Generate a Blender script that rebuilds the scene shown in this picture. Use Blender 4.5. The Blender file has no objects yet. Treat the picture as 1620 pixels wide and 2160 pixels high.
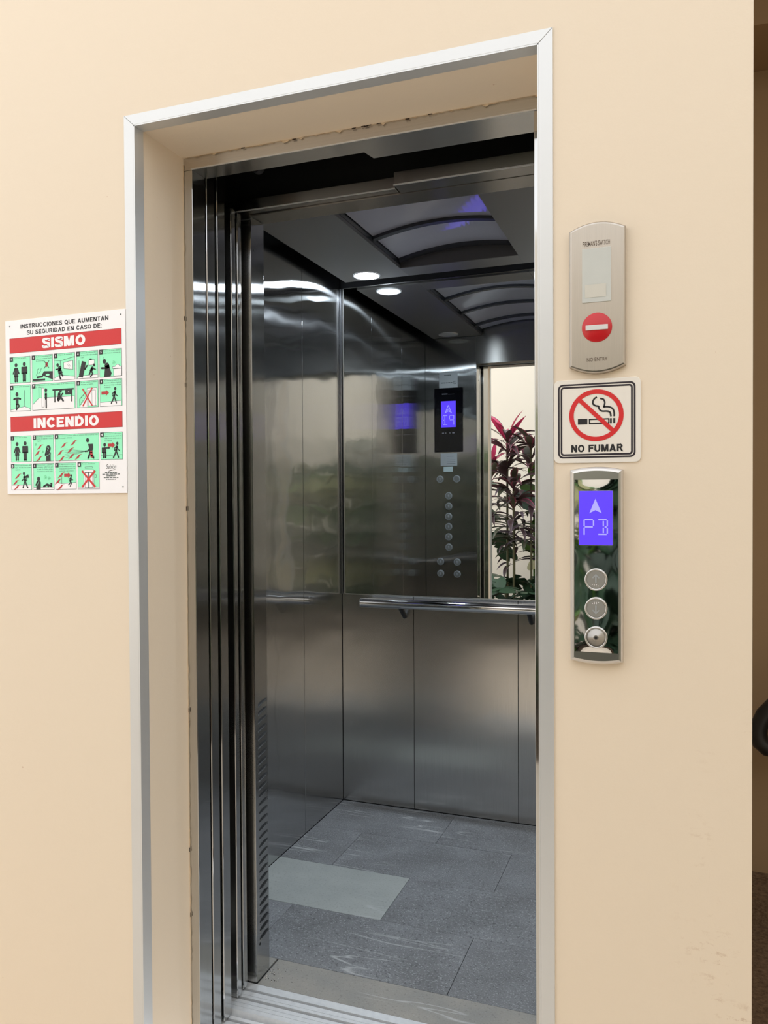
import bpy, bmesh, math, random
from mathutils import Vector, Matrix
random.seed(7)
SC = bpy.context.scene
COL = SC.collection
PI = math.pi

# ------------------------------------------------------------------ camera, sky, exposure
F_PX, YAW, PITCH, ROLL = 1687.31, 0.354578, -0.016471, -0.005717
cam_d = bpy.data.cameras.new('camera')
cam = bpy.data.objects.new('camera', cam_d)
COL.objects.link(cam)
cam_d.sensor_fit = 'VERTICAL'
cam_d.sensor_height = 36.0
cam_d.lens = F_PX / 2160 * 36.0
cam_d.clip_start = 0.02
cam_d.clip_end = 200
fwd = Vector((-math.sin(YAW) * math.cos(PITCH), math.cos(YAW) * math.cos(PITCH), math.sin(PITCH)))
rgt = Vector((math.cos(YAW), math.sin(YAW), 0))
up = rgt.cross(fwd)
r2 = math.cos(ROLL) * rgt + math.sin(ROLL) * up
u2 = -math.sin(ROLL) * rgt + math.cos(ROLL) * up
m = Matrix((r2, u2, -fwd)).transposed().to_4x4()
m.translation = Vector((0, -1.549, 1.40))
cam.matrix_world = m
SC.camera = cam

SC.view_settings.view_transform = 'Standard'
SC.view_settings.look = 'None'
SC.view_settings.gamma = 1
SC.view_settings.use_curve_mapping = False
SC.view_settings.exposure = 0.0
SC.cycles.max_bounces = 16
SC.cycles.glossy_bounces = 12
SC.cycles.diffuse_bounces = 5
SC.cycles.transmission_bounces = 6
SC.cycles.sample_clamp_indirect = 2.5
SC.cycles.use_denoising = True

SKY = 1.71
LAMP = 300.0
world = bpy.data.worlds.new('overcast_sky')
SC.world = world
world.use_nodes = True
bgn = world.node_tree.nodes['Background']
bgn.inputs['Color'].default_value = (0.97, 0.98, 1.0, 1)
bgn.inputs['Strength'].default_value = SKY


# ------------------------------------------------------------------ materials
def lin(r, g, b):
    def c(v):
        v /= 255.0
        return v / 12.92 if v <= 0.04045 else ((v + 0.055) / 1.055) ** 2.4
    return (c(r), c(g), c(b), 1.0)


class NT:
    def __init__(s, name):
        s.m = bpy.data.materials.new(name)
        s.m.use_nodes = True
        s.t = s.m.node_tree
        s.bsdf = s.t.nodes['Principled BSDF']
        s.out = s.t.nodes['Material Output']

    def n(s, typ, **kw):
        nd = s.t.nodes.new(typ)
        for k, v in kw.items():
            if k.startswith('i_'):
                nd.inputs[k[2:].replace('_', ' ')].default_value = v
            else:
                setattr(nd, k, v)
        return nd

    def l(s, a, b):
        s.t.links.new(a, b)

    def coord(s, scale=(1, 1, 1)):
        tc = s.n('ShaderNodeNewGeometry')
        mp = s.n('ShaderNodeMapping')
        mp.inputs['Scale'].default_value = scale
        s.l(tc.outputs['Position'], mp.inputs['Vector'])
        return mp.outputs[0]

    def noise(s, vec, scale, detail=3, rough=0.5):
        nd = s.n('ShaderNodeTexNoise')
        nd.inputs['Scale'].default_value = scale
        nd.inputs['Detail'].default_value = detail
        nd.inputs['Roughness'].default_value = rough
        s.l(vec, nd.inputs['Vector'])
        return nd.outputs['Fac']

    def ramp(s, fac, stops):
        nd = s.n('ShaderNodeValToRGB')
        el = nd.color_ramp.elements
        while len(el) < len(stops):
            el.new(0.5)
        for e, (p, c) in zip(el, stops):
            e.position = p
            e.color = c if len(c) == 4 else (*c, 1)
        s.l(fac, nd.inputs['Fac'])
        return nd.outputs['Color']

    def mix(s, fac, a, b, mode='MIX'):
        nd = s.n('ShaderNodeMix', data_type='RGBA', blend_type=mode)
        for sock, v in ((nd.inputs[0], fac), (nd.inputs[6], a), (nd.inputs[7], b)):
            if isinstance(v, (int, float)):
                sock.default_value = v
            elif isinstance(v, tuple):
                sock.default_value = v
            else:
                s.l(v, sock)
        return nd.outputs[2]

    def math(s, op, a, b=0.0):
        nd = s.n('ShaderNodeMath', operation=op)
        for sock, v in ((nd.inputs[0], a), (nd.inputs[1], b)):
            if isinstance(v, (int, float)):
                sock.default_value = v
            else:
                s.l(v, sock)
        return nd.outputs[0]

    def bump(s, h, strength, dist, target):
        nd = s.n('ShaderNodeBump')
        nd.inputs['Strength'].default_value = strength
        nd.inputs['Distance'].default_value = dist
        s.l(h, nd.inputs['Height'])
        s.l(nd.outputs[0], target)


def simple(name, col, rough=0.5, metal=0.0, var=0.06, nscale=20, emit=None, estr=0.0, spec=0.5, coat=0.0):
    k = NT(name)
    v = k.coord()
    f = k.noise(v, nscale, 3)
    lo = tuple(c * (1 - var) for c in col[:3]) + (1,)
    hi = tuple(min(1, c * (1 + var)) for c in col[:3]) + (1,)
    c = k.mix(f, lo, hi)
    k.l(c, k.bsdf.inputs['Base Color'])
    k.bsdf.inputs['Roughness'].default_value = rough
    k.bsdf.inputs['Metallic'].default_value = metal
    k.bsdf.inputs['Specular IOR Level'].default_value = spec
    k.bsdf.inputs['Coat Weight'].default_value = coat
    if emit:
        k.bsdf.inputs['Emission Color'].default_value = emit
        k.bsdf.inputs['Emission Strength'].default_value = estr
    return k.m


def brushed(name, col, rough, an, tangent, warp=0.12, grain=(60, 60, 1.2), streak=0.10, sharp=0.0):
    """stainless sheet: fine grain along `tangent`, reflections smear across the grain"""
    k = NT(name)
    k.t.nodes.remove(k.bsdf)
    g = k.n('ShaderNodeBsdfAnisotropic')
    g.distribution = 'GGX'
    v = k.coord(grain)
    f = k.noise(v, 6, 2)
    lo = tuple(c * (1 - streak) for c in col[:3]) + (1,)
    hi = tuple(min(1, c * (1 + streak)) for c in col[:3]) + (1,)
    k.l(k.mix(f, lo, hi), g.inputs['Color'])
    g.inputs['Roughness'].default_value = rough
    g.inputs['Anisotropy'].default_value = an
    cx = k.n('ShaderNodeCombineXYZ')
    cx.inputs[0].default_value, cx.inputs[1].default_value, cx.inputs[2].default_value = tangent
    k.l(cx.outputs[0], g.inputs['Tangent'])
    if warp:
        w = k.coord((1.3, 1.3, 2.2))
        k.bump(k.noise(w, 1.6, 2, 0.4), warp, 0.05, g.inputs['Normal'])
    if sharp:
        g2 = k.n('ShaderNodeBsdfAnisotropic')
        g2.distribution = 'GGX'
        g2.inputs['Roughness'].default_value = 0.03
        g2.inputs['Color'].default_value = (*col[:3], 1)
        if warp:
            k.l(g.inputs['Normal'].links[0].from_socket, g2.inputs['Normal'])
        mx = k.n('ShaderNodeMixShader')
        mx.inputs[0].default_value = sharp
        k.l(g.outputs[0], mx.inputs[1])
        k.l(g2.outputs[0], mx.inputs[2])
        k.l(mx.outputs[0], k.out.inputs['Surface'])
    else:
        k.l(g.outputs[0], k.out.inputs['Surface'])
    return k.m


STEEL = brushed('brushed_stainless', (0.55, 0.555, 0.555), 0.11, 0.83, (0, 0, 1), sharp=0.16)
STEEL_D = brushed('brushed_stainless_door', (0.58, 0.58, 0.57), 0.11, 0.82, (0, 0, 1), warp=0.05, sharp=0.08)
STEEL_K = brushed('corner_strip_steel', (0.30, 0.30, 0.31), 0.25, 0.3, (0, 0, 1), warp=0.0)
STEEL_L = brushed('brushed_stainless_lower', (0.62, 0.61, 0.59), 0.22, 0.55, (0, 0, 1), warp=0.06)
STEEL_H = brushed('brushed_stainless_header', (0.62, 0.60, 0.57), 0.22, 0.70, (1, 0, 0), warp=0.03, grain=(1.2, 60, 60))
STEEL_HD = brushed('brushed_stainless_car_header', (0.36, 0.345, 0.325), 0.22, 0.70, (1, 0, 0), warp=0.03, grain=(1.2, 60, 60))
STEEL_PL = brushed('brushed_plate', (0.50, 0.455, 0.40), 0.34, 0.35, (0, 0, 1), warp=0.0, grain=(260, 260, 2), streak=0.12)
ALU = simple('satin_aluminium', (0.70, 0.705, 0.70, 1), 0.42, 0.58, 0.03, 8)
SILL = simple('extruded_sill', (0.86, 0.88, 0.92, 1), 0.45, 0.30, 0.14, 60)
CHROME = simple('polished_chrome', (0.80, 0.80, 0.80, 1), 0.05, 1.0, 0.01)
SATIN = simple('satin_chrome', (0.66, 0.64, 0.62, 1), 0.28, 1.0, 0.03)
MIRROR = simple('silvered_mirror', (0.86, 0.88, 0.87, 1), 0.0, 1.0, 0.005)
BLACK = simple('matt_black', (0.006, 0.006, 0.007, 1), 0.6)
DARKMETAL = simple('dark_painted_steel', (0.03, 0.03, 0.033, 1), 0.5, 0.2)
RUBBER = simple('black_rubber', (0.012, 0.012, 0.012, 1), 0.35)
CEILM = simple('ceiling_grey_steel', (0.13, 0.118, 0.11, 1), 0.38, 0.55, 0.05, 3)
RIBM = simple('ceiling_rib', (0.07, 0.07, 0.075, 1), 0.25, 0.6)
ACRYL = simple('grey_acrylic', (0.40, 0.38, 0.42, 1), 0.06, 0.0, 0.04, 3, spec=0.6, coat=0.3)
LIGHT_ON = simple('downlight_lens_lit', (0.9, 0.9, 0.9, 1), 0.4, emit=(0.78, 0.89, 1.0, 1), estr=LAMP)
LIGHT_OFF = simple('downlight_lens_dark', (0.42, 0.40, 0.38, 1), 0.4)
LCD = simple('blue_lcd', (0.05, 0.03, 0.4, 1), 0.25, emit=lin(88, 58, 255), estr=1.0)
LCDL = simple('lcd_segment', (0.15, 0.15, 0.4, 1), 0.3, emit=lin(164, 158, 252), estr=0.95)
BLKGLASS = simple('black_glass', (0.004, 0.004, 0.006, 1), 0.04)
BLUEP = simple('display_print', lin(120, 120, 130), 0.5)
WHITE = simple('sign_white', lin(253, 250, 251), 0.35, var=0.02)
CREAMW = simple('sign_offwhite', lin(236, 229, 218), 0.3, var=0.02)
RED = simple('sign_red', lin(214, 44, 46), 0.35, var=0.03)
REDD = simple('pictogram_red', lin(190, 48, 52), 0.4, var=0.03)
GREEN = simple('pictogram_green', lin(158, 255, 204), 0.4, var=0.02)
BARW = simple('enamel_white', lin(216, 214, 212), 0.25, var=0.02)
PANEW = simple('pane_label', lin(206, 202, 190), 0.3, var=0.03)
INK = simple('print_black', lin(34, 32, 34), 0.45)
INKG = simple('print_grey', lin(78, 88, 84), 0.45)
SIGNK = simple('sign_border_ink', lin(42, 34, 42), 0.4)
REDE = simple('red_enamel', lin(196, 34, 40), 0.22, var=0.05, nscale=60)
GREYW = simple('grey_window', (0.56, 0.57, 0.53, 1), 0.22)
LABELG = simple('metallic_label', (0.42, 0.44, 0.45, 1), 0.4, 0.3)
BTNF = simple('car_button_face', (0.26, 0.26, 0.25, 1), 0.3, 0.5)
LABELP = simple('pale_label', (0.50, 0.60, 0.60, 1), 0.4)
ENGRAVE = simple('engraved_letters', lin(96, 80, 66), 0.6)
STEM = simple('cane_green', lin(92, 92, 66), 0.6, nscale=30)
SOIL = simple('soil', lin(62, 50, 38), 0.9, nscale=40, var=0.3)
CHIP = simple('dark_chip', lin(60, 48, 40), 0.9)


def leafmat(name, c, rough=0.4, var=0.25):
    k = NT(name)
    f = k.noise(k.coord(), 14, 3)
    k.l(k.mix(f, tuple(x * (1 - var) for x in c[:3]) + (1,), tuple(min(1, x * (1 + var)) for x in c[:3]) + (1,)), k.bsdf.inputs['Base Color'])
    k.bsdf.inputs['Roughness'].default_value = rough
    k.bsdf.inputs['Transmission Weight'].default_value = 0.0
    return k.m


PINK = leafmat('leaf_pink', lin(214, 60, 112))
MAROON = leafmat('leaf_maroon', lin(76, 58, 62))
EDGE = leafmat('leaf_rose_edge', lin(150, 62, 92))
PURPLE = leafmat('leaf_grey_purple', lin(104, 92, 104))
OLIVE = leafmat('leaf_olive', lin(76, 76, 62))
DKGREEN = leafmat('leaf_dark_green', lin(56, 84, 62))
DKG2 = leafmat('leaf_deep_green', lin(38, 62, 46))
YELG = leafmat('leaf_yellow_green', lin(156, 156, 104))
MIDGREEN = leafmat('leaf_mid_green', lin(96, 138, 62))
TEAL = leafmat('leaf_bluish_green', lin(122, 158, 146))


def plaster():
    k = NT('cream_painted_plaster')
    v = k.coord()
    a = k.noise(v, 0.9, 4, 0.6)
    b = k.noise(v, 9, 4, 0.6)
    base = k.mix(a, lin(234, 219, 197), lin(236, 218, 194))
    base = k.mix(k.math('MULTIPLY', b, 0.10), base, lin(228, 207, 182))
    # brown scuffs, only low on the right side of the doorway near the corner
    sep = k.n('ShaderNodeSeparateXYZ')
    k.l(v, sep.inputs[0])
    vs = k.coord((1.0, 1.0, 1.7))
    s1 = k.noise(vs, 34, 5, 0.75)
    s1 = k.ramp(s1, [(0.545, (0, 0, 0)), (0.63, (1, 1, 1))])
    s2 = k.ramp(k.noise(v, 6, 2), [(0.47, (0, 0, 0)), (0.60, (1, 1, 1))])
    mx = k.n('ShaderNodeMapRange')
    k.l(sep.outputs[0], mx.inputs[0])
    mx.inputs[1].default_value, mx.inputs[2].default_value = -0.02, 0.10
    mz = k.n('ShaderNodeMapRange')
    k.l(sep.outputs[2], mz.inputs[0])
    mz.inputs[1].default_value, mz.inputs[2].default_value = 1.05, 0.90
    fac = k.math('MULTIPLY', k.math('MULTIPLY', s1, s2), k.math('MULTIPLY', mx.outputs[0], mz.outputs[0]))
    base = k.mix(k.math('MULTIPLY', fac, 0.55), base, lin(176, 134, 98))
    # sparse pin holes
    p = k.ramp(k.noise(v, 55, 2), [(0.765, (0, 0, 0)), (0.79, (1, 1, 1))])
    base = k.mix(k.math('MULTIPLY', p, 0.5), base, lin(196, 158, 128))
    k.l(base, k.bsdf.inputs['Base Color'])
    k.bsdf.inputs['Roughness'].default_value = 0.62
    k.bump(k.noise(v, 40, 5, 0.6), 0.12, 0.004, k.bsdf.inputs['Normal'])
    return k.m


PLASTER = plaster()
PLASTER2 = simple('garden_wall_paint', lin(252, 244, 230), 0.8, var=0.02, nscale=2)
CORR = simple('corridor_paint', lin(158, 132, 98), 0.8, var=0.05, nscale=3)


def rough_stone():
    k = NT('rough_brown_screed')
    v = k.coord()
    n = k.noise(v, 70, 6, 0.7)
    k.l(k.ramp(n, [(0.3, lin(92, 70, 50)), (0.7, lin(160, 132, 102))]), k.bsdf.inputs['Base Color'])
    k.bsdf.inputs['Roughness'].default_value = 0.9
    k.bump(n, 0.8, 0.02, k.bsdf.inputs['Normal'])
    return k.m


SCREED = rough_stone()


def tile_mat(name, base, light, speck, vein, seed, pit=0.6):
    k = NT(name)
    oi = k.n('ShaderNodeObjectInfo')
    geo = k.n('ShaderNodeNewGeometry')
    add = k.n('ShaderNodeVectorMath', operation='MULTIPLY_ADD')
    k.l(oi.outputs['Random'], add.inputs[0])
    add.inputs[1].default_value = (17 + seed, 11, 5)
    k.l(geo.outputs['Position'], add.inputs[2])
    v = add.outputs[0]
    cloud = k.noise(v, 5, 5, 0.6)
    c = k.mix(k.ramp(cloud, [(0.35, (0, 0, 0)), (0.68, (1, 1, 1))]), base, light)
    fine = k.noise(v, 210, 2, 0.6)
    c = k.mix(k.ramp(fine, [(0.56, (0, 0, 0)), (0.68, (speck, speck, speck))]), c, lin(196, 198, 202))
    c = k.mix(k.ramp(k.noise(v, 150, 2), [(0.30, (pit, pit, pit)), (0.42, (0, 0, 0))]), c, lin(58, 59, 62))
    # stretched diagonal calcite veins
    mp = k.n('ShaderNodeMapping')
    mp.inputs['Rotation'].default_value = (0, 0, 0.9 + 0.3 * seed)
    mp.inputs['Scale'].default_value = (0.30, 3.4, 1)
    k.l(v, mp.inputs['Vector'])
    n1 = k.noise(mp.outputs[0], 2.6, 3, 0.5)
    ln = k.math('ABSOLUTE', k.math('SUBTRACT', n1, 0.5))
    ln = k.ramp(ln, [(0.0, (1, 1, 1)), (0.009, (0, 0, 0))])
    msk = k.ramp(k.noise(v, 3.2, 2), [(0.50, (0, 0, 0)), (0.60, (1, 1, 1))])
    c = k.mix(k.math('MULTIPLY', k.math('MULTIPLY', ln, msk), vein), c, lin(212, 214, 214))
    k.l(c, k.bsdf.inputs['Base Color'])
    k.bsdf.inputs['Roughness'].default_value = 0.42
    k.bsdf.inputs['Specular IOR Level'].default_value = 0.45
    k.bump(fine, 0.25, 0.002, k.bsdf.inputs['Normal'])
    return k.m


TILE = tile_mat('slate_grey_tile', lin(122, 123, 125), lin(149, 151, 154), 0.72, 0.8, 0)
TILE_P = tile_mat('pale_grey_tile', lin(174, 179, 176), lin(190, 194, 190), 0.30, 0.5, 1, 0.25)
TILE_W = tile_mat('warm_grey_tile', lin(156, 155, 150), lin(178, 173, 164), 0.25, 0.8, 2, 0.25)
GROUT = simple('dark_joint', lin(70, 70, 72), 0.9)


def paving():
    k = NT('patio_paving')
    n = k.noise(k.coord(), 6, 5)
    k.l(k.ramp(n, [(0.3, lin(222, 208, 190)), (0.7, lin(236, 224, 206))]), k.bsdf.inputs['Base Color'])
    k.bsdf.inputs['Roughness'].default_value = 0.7
    return k.m


PAVE = paving()


# ------------------------------------------------------------------ mesh building
class MB:
    """collects geometry with per-face material slots"""
    def __init__(s):
        s.v, s.f, s.mi, s.mats, s.sm = [], [], [], [], []

    def slot(s, mat):
        if mat not in s.mats:
            s.mats.append(mat)
        return s.mats.index(mat)

    def add(s, vs, fs, mat, smooth=False):
        o = len(s.v)
        s.v += [tuple(p) for p in vs]
        k = s.slot(mat)
        for f in fs:
            s.f.append(tuple(i + o for i in f))
            s.mi.append(k)
            s.sm.append(smooth)
        return s

    def box(s, x0, x1, y0, y1, z0, z1, mat, bev=0.0):
        x0, x1 = min(x0, x1), max(x0, x1)
        y0, y1 = min(y0, y1), max(y0, y1)
        z0, z1 = min(z0, z1), max(z0, z1)
        vs = [(x, y, z) for x in (x0, x1) for y in (y0, y1) for z in (z0, z1)]
        fs = [(0, 1, 3, 2), (4, 6, 7, 5), (0, 4, 5, 1), (2, 3, 7, 6), (0, 2, 6, 4), (1, 5, 7, 3)]
        if bev <= 0:
            return s.add(vs, fs, mat)
        bm = bmesh.new()
        bv = [bm.verts.new(p) for p in vs]
        for f in fs:
            bm.faces.new([bv[i] for i in f])
        bmesh.ops.bevel(bm, geom=bm.edges[:], offset=bev, segments=2, affect='EDGES', profile=0.5)
        return s.from_bm(bm, mat)

    def from_bm(s, bm, mat, smooth=False):
        bmesh.ops.recalc_face_normals(bm, faces=bm.faces[:])
        bm.verts.index_update()
        s.add([v.co[:] for v in bm.verts], [[v.index for v in f.verts] for f in bm.faces], mat, smooth)
        bm.free()
        return s

    def prism(s, poly, fr, h0, h1, mat, mat_side=None, bev=0.0):
        """extrude a 2D outline of frame fr from height h0 to h1"""
        n = len(poly)
        vs = [fr(u, v, h0) for u, v in poly] + [fr(u, v, h1) for u, v in poly]
        fs = [tuple(range(n))[::-1], tuple(range(n, 2 * n))] + [(i, (i + 1) % n, n + (i + 1) % n, n + i) for i in range(n)]
        bm = bmesh.new()
        bv = [bm.verts.new(p) for p in vs]
        for f in fs:
            bm.faces.new([bv[i] for i in f])
        bmesh.ops.recalc_face_normals(bm, faces=bm.faces[:])
        if bev > 0:
            bm.verts.index_update()
            top = set(bv[n:])
            ed = [e for e in bm.edges if e.verts[0] in top and e.verts[1] in top]
            bmesh.ops.bevel(bm, geom=ed, offset=bev, segments=3, affect='EDGES', profile=0.5)
        return s.from_bm(bm, mat)

    def tube(s, pts, r, mat, n=14, cap=True, radii=None):
        pts = [Vector(p) for p in pts]
        rings = []
        ref = None
        for i, p in enumerate(pts):
            d = (pts[min(i + 1, len(pts) - 1)] - pts[max(i - 1, 0)]).normalized()
            if ref is None:
                ref = d.orthogonal()
            a = (ref - d * ref.dot(d)).normalized()      # carried along, so the tube does not twist
            ref = a
            b = d.cross(a)
            rr = radii[i] if radii else r
            rings.append([p + (a * math.cos(2 * PI * k / n) + b * math.sin(2 * PI * k / n)) * rr for k in range(n)])
        vs = [q for ring in rings for q in ring]
        fs = []
        for i in range(len(pts) - 1):
            for k in range(n):
                fs.append((i * n + k, i * n + (k + 1) % n, (i + 1) * n + (k + 1) % n, (i + 1) * n + k))
        s.add(vs, fs, mat, True)
        if cap:
            s.add(rings[0], [tuple(range(n))], mat)
            s.add(rings[-1], [tuple(range(n))[::-1]], mat)
        return s

    def lathe(s, fr, cu, cv, prof, mat, n=32, smooth=True):
        """prof: list of (radius, height) around the frame normal"""
        vs, fs = [], []
        for r, h in prof:
            for k in range(n):
                a = 2 * PI * k / n
                vs.append(fr(cu + r * math.cos(a), cv + r * math.sin(a), h))
        for i in range(len(prof) - 1):
            for k in range(n):
                fs.append((i * n + k, i * n + (k + 1) % n, (i + 1) * n + (k + 1) % n, (i + 1) * n + k))
        s.add(vs, fs, mat, smooth)
        if prof[-1][0] > 1e-6:
            o = (len(prof) - 1) * n
            s.add(vs[o:o + n], [tuple(range(n))], mat)
        return s

    # flat printed shapes on a frame
    def poly(s, fr, pts, h, mat):
        return s.add([fr(u, v, h) for u, v in pts], [tuple(range(len(pts)))], mat)

    def rect(s, fr, u0, v0, u1, v1, h, mat):
        return s.poly(fr, [(u0, v0), (u1, v0), (u1, v1), (u0, v1)], h, mat)

    def ell(s, fr, cu, cv, ru, rv, h, mat, n=20, rot=0):
        c, q = math.cos(rot), math.sin(rot)
        pts = []
        for k in range(n):
            a, b = ru * math.cos(2 * PI * k / n), rv * math.sin(2 * PI * k / n)
            pts.append((cu + a * c - b * q, cv + a * q + b * c))
        return s.poly(fr, pts, h, mat)

    def ring(s, fr, cu, cv, ru, rv, w, h, mat, n=56):
        vs = []
        for k in range(n):
            a = 2 * PI * k / n
            vs.append(fr(cu + ru * math.cos(a), cv + rv * math.sin(a), h))
        for k in range(n):
            a = 2 * PI * k / n
            vs.append(fr(cu + (ru - w) * math.cos(a), cv + (rv - w) * math.sin(a), h))
        return s.add(vs, [(k, (k + 1) % n, n + (k + 1) % n, n + k) for k in range(n)], mat)

    def stroke(s, fr, pts, w, h, mat, round_cap=False):
        """one ribbon with mitred joints"""
        P = [Vector(p) for p in pts]
        L, Rr = [], []
        for i, p in enumerate(P):
            a = (P[i] - P[i - 1]).normalized() if i > 0 else None
            b = (P[i + 1] - P[i]).normalized() if i < len(P) - 1 else None
            if a is None:
                a = b
            if b is None:
                b = a
            t = a + b
            t = t.normalized() if t.length > 1e-6 else a
            nn = Vector((-t.y, t.x))
            k = max(0.4, abs(nn.dot(Vector((-a.y, a.x)))))
            L.append(p + nn * w / 2 / k)
            Rr.append(p - nn * w / 2 / k)
        vs = [fr(q.x, q.y, h) for q in L] + [fr(q.x, q.y, h) for q in Rr]
        n = len(P)
        s.add(vs, [(i, i + 1, n + i + 1, n + i) for i in range(n - 1)], mat)
        if round_cap:
            for p in (P[0], P[-1]):
                s.ell(fr, p.x, p.y, w / 2, w / 2, h, mat, 10)
        return s

    def text(s, fr, body, u0, u1, v, hgt, h, mat, bold=0.0, shear=0.0, align='L', res=2, fit=True, spacing=1.0):
        """lettering with cap height hgt on baseline v; fit squeezes it into u0..u1"""
        cu = bpy.data.curves.new('lettering', 'FONT')
        cu.body = body
        cu.resolution_u = res
        cu.offset = bold
        cu.shear = shear
        cu.space_character = spacing
        ob = bpy.data.objects.new('lettering_tmp', cu)
        me = ob.to_mesh()
        vs = [p.co.copy() for p in me.vertices]
        fs = [tuple(p.vertices) for p in me.polygons]
        ob.to_mesh_clear()
        bpy.data.objects.remove(ob)
        bpy.data.curves.remove(cu)
        if not vs:
            return s
        x0, x1 = min(p.x for p in vs), max(p.x for p in vs)
        sc = hgt / 0.70
        w = (x1 - x0) * sc
        sx = (u1 - u0) / (x1 - x0) if fit else sc
        ww = (x1 - x0) * sx
        off = u0 if (fit or align == 'L') else ((u0 + u1) / 2 - ww / 2 if align == 'C' else u1 - ww)
        return s.add([fr(off + (p.x - x0) * sx, v + p.y * sc, h) for p in vs], fs, mat)


def _arc(cx, cy, rx, ry, a0, a1, n=14):
    return [(cx + rx * math.cos(math.radians(a0 + (a1 - a0) * k / n)), cy + ry * math.sin(math.radians(a0 + (a1 - a0) * k / n))) for k in range(n + 1)]


def _glyph(ch, t):
    """(advance, ribbons, polygons) of a bold upper-case letter, cap height 1"""
    q = t / 2
    if ch == 'I':
        return t, [[(q, 0), (q, 1)]], []
    if ch == 'N':
        return .74, [[(q, 0), (q, 1)], [(.74 - q, 0), (.74 - q, 1)]], [[(0, 1), (t * 1.15, 1), (.74, 0), (.74 - t * 1.15, 0)]]
    if ch == 'M':
        return .88, [[(q, 0), (q, 1)], [(.88 - q, 0), (.88 - q, 1)]], [[(0, 1), (t * 1.3, 1), (.44 + q * .8, 0), (.44 - q * .8, 0)], [(.88, 1), (.88 - t * 1.3, 1), (.44 - q * .8, 0), (.44 + q * .8, 0)]]
    if ch == 'O':
        return .82, [_arc(.41, .5, .41 - q, .51 - q, 90, 450, 32)], []
    if ch == 'Q':
        return .82, [_arc(.41, .5, .41 - q, .51 - q, 90, 450, 32), [(.46, .26), (.80, -.06)]], []
    if ch == 'C':
        return .78, [_arc(.41, .5, .41 - q, .51 - q, 38, 322, 26)], []
    if ch == 'G':
        return .80, [_arc(.41, .5, .41 - q, .51 - q, 40, 300, 24) + [(.80 - q, .14), (.80 - q, .46)], [(.45, .46), (.80, .46)]], []
    if ch == 'S':
        pts = [(.64 - q, .72), (.58, .84), (.345, 1.01 - q), (.14, .86), (q, .72), (.20, .58), (.36, .52), (.55, .43), (.67 - q, .28), (.56, .14), (.34, q - .01), (.11, .14), (q * .8, .29)]
        P = [Vector(p) for p in pts]
        out = []
        for i in range(len(P) - 1):
            p0, p1, p2, p3 = P[max(i - 1, 0)], P[i], P[i + 1], P[min(i + 2, len(P) - 1)]
            for k in range(4):
                f = k / 4
                v = 0.5 * ((2 * p1) + (p2 - p0) * f + (2 * p0 - 5 * p1 + 4 * p2 - p3) * f * f + (3 * p1 - p0 - 3 * p2 + p3) * f ** 3)
                out.append((v.x, v.y))
        return .67, [out + [pts[-1]]], []
    if ch in 'EF':
        r = [[(q, 0), (q, 1)], [(0, 1 - q), (.64, 1 - q)], [(0, .53), (.58, .53)]]
        if ch == 'E':
            r.append([(0, q), (.66, q)])
        return (.66 if ch == 'E' else .62), r, []
    if ch == 'T':
        return .66, [[(.33, 0), (.33, 1)], [(0, 1 - q), (.66, 1 - q)]], []
    if ch == 'U':
        return .74, [[(q, 1), (q, .37)] + _arc(.37, .37, .37 - q, .38 - q, 180, 360, 14) + [(.74 - q, 1)]], []
    if ch == 'D':
        return .76, [[(q, 0), (q, 1)], [(0, 1 - q), (.30, 1 - q)] + _arc(.30, .5, .46 - q, .5 - q, 90, -90, 18) + [(0, q)]], []
    if ch in 'RP':
        r = [[(q, 0), (q, 1)], [(0, 1 - q), (.42, 1 - q)] + _arc(.42, .72, .28 - q, .28 - q, 90, -90, 12) + [(0, .44 + q)]]
        return .76, r, [[(.30, .46), (.52, .46), (.78, 0), (.54, 0)]] if ch == 'R' else []
    if ch == 'A':
        return .82, [[(.16, .30), (.66, .30)]], [[(0, 0), (t * 1.08, 0), (.41 + q * 1.1, 1), (.41 - q * 1.1, 1)], [(.82, 0), (.82 - t * 1.08, 0), (.41 - q * 1.1, 1), (.41 + q * 1.1, 1)]]
    if ch == ':':
        return t, [[(q, 0), (q, t)], [(q, .52), (q, .52 + t)]], []
    return .30, [], []


def bold_text(b, fr, body, u0, u1, v, hgt, h, mat, t=0.20, gap=0.10):
    x, parts = 0.0, []
    for ch in body:
        adv, rib, pol = _glyph(ch, t)
        parts.append((x, rib, pol))
        x += adv + gap
    tot = x - gap
    sx = (u1 - u0) / tot
    for k, (ox, rib, pol) in enumerate(parts):
        f2 = lambda a, c, hh, ox=ox: fr(u0 + (ox + a) * sx, v + c * hgt, hh)
        for n_, r in enumerate(rib):
            b.stroke(f2, r, t, h + n_ * 3e-5, mat)
        for n_, pl in enumerate(pol):
            b.poly(f2, pl, h + (n_ + 4) * 3e-5, mat)
    return b


def front(y0):                      # wall that faces the viewer (-y)
    return lambda u, v, h: (u, y0 - h, v)


def inner(y0):                      # sheet inside the car that faces +y
    return lambda u, v, h: (u, y0 + h, v)


def ceil_frame(z0):                 # looks down
    return lambda u, v, h: (u, v, z0 - h)


def sidex(x0):                      # faces +x, u = y, v = z
    return lambda u, v, h: (x0 + h, u, v)


def flat(z0):
    return lambda u, v, h: (u, v, z0 + h)


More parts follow.
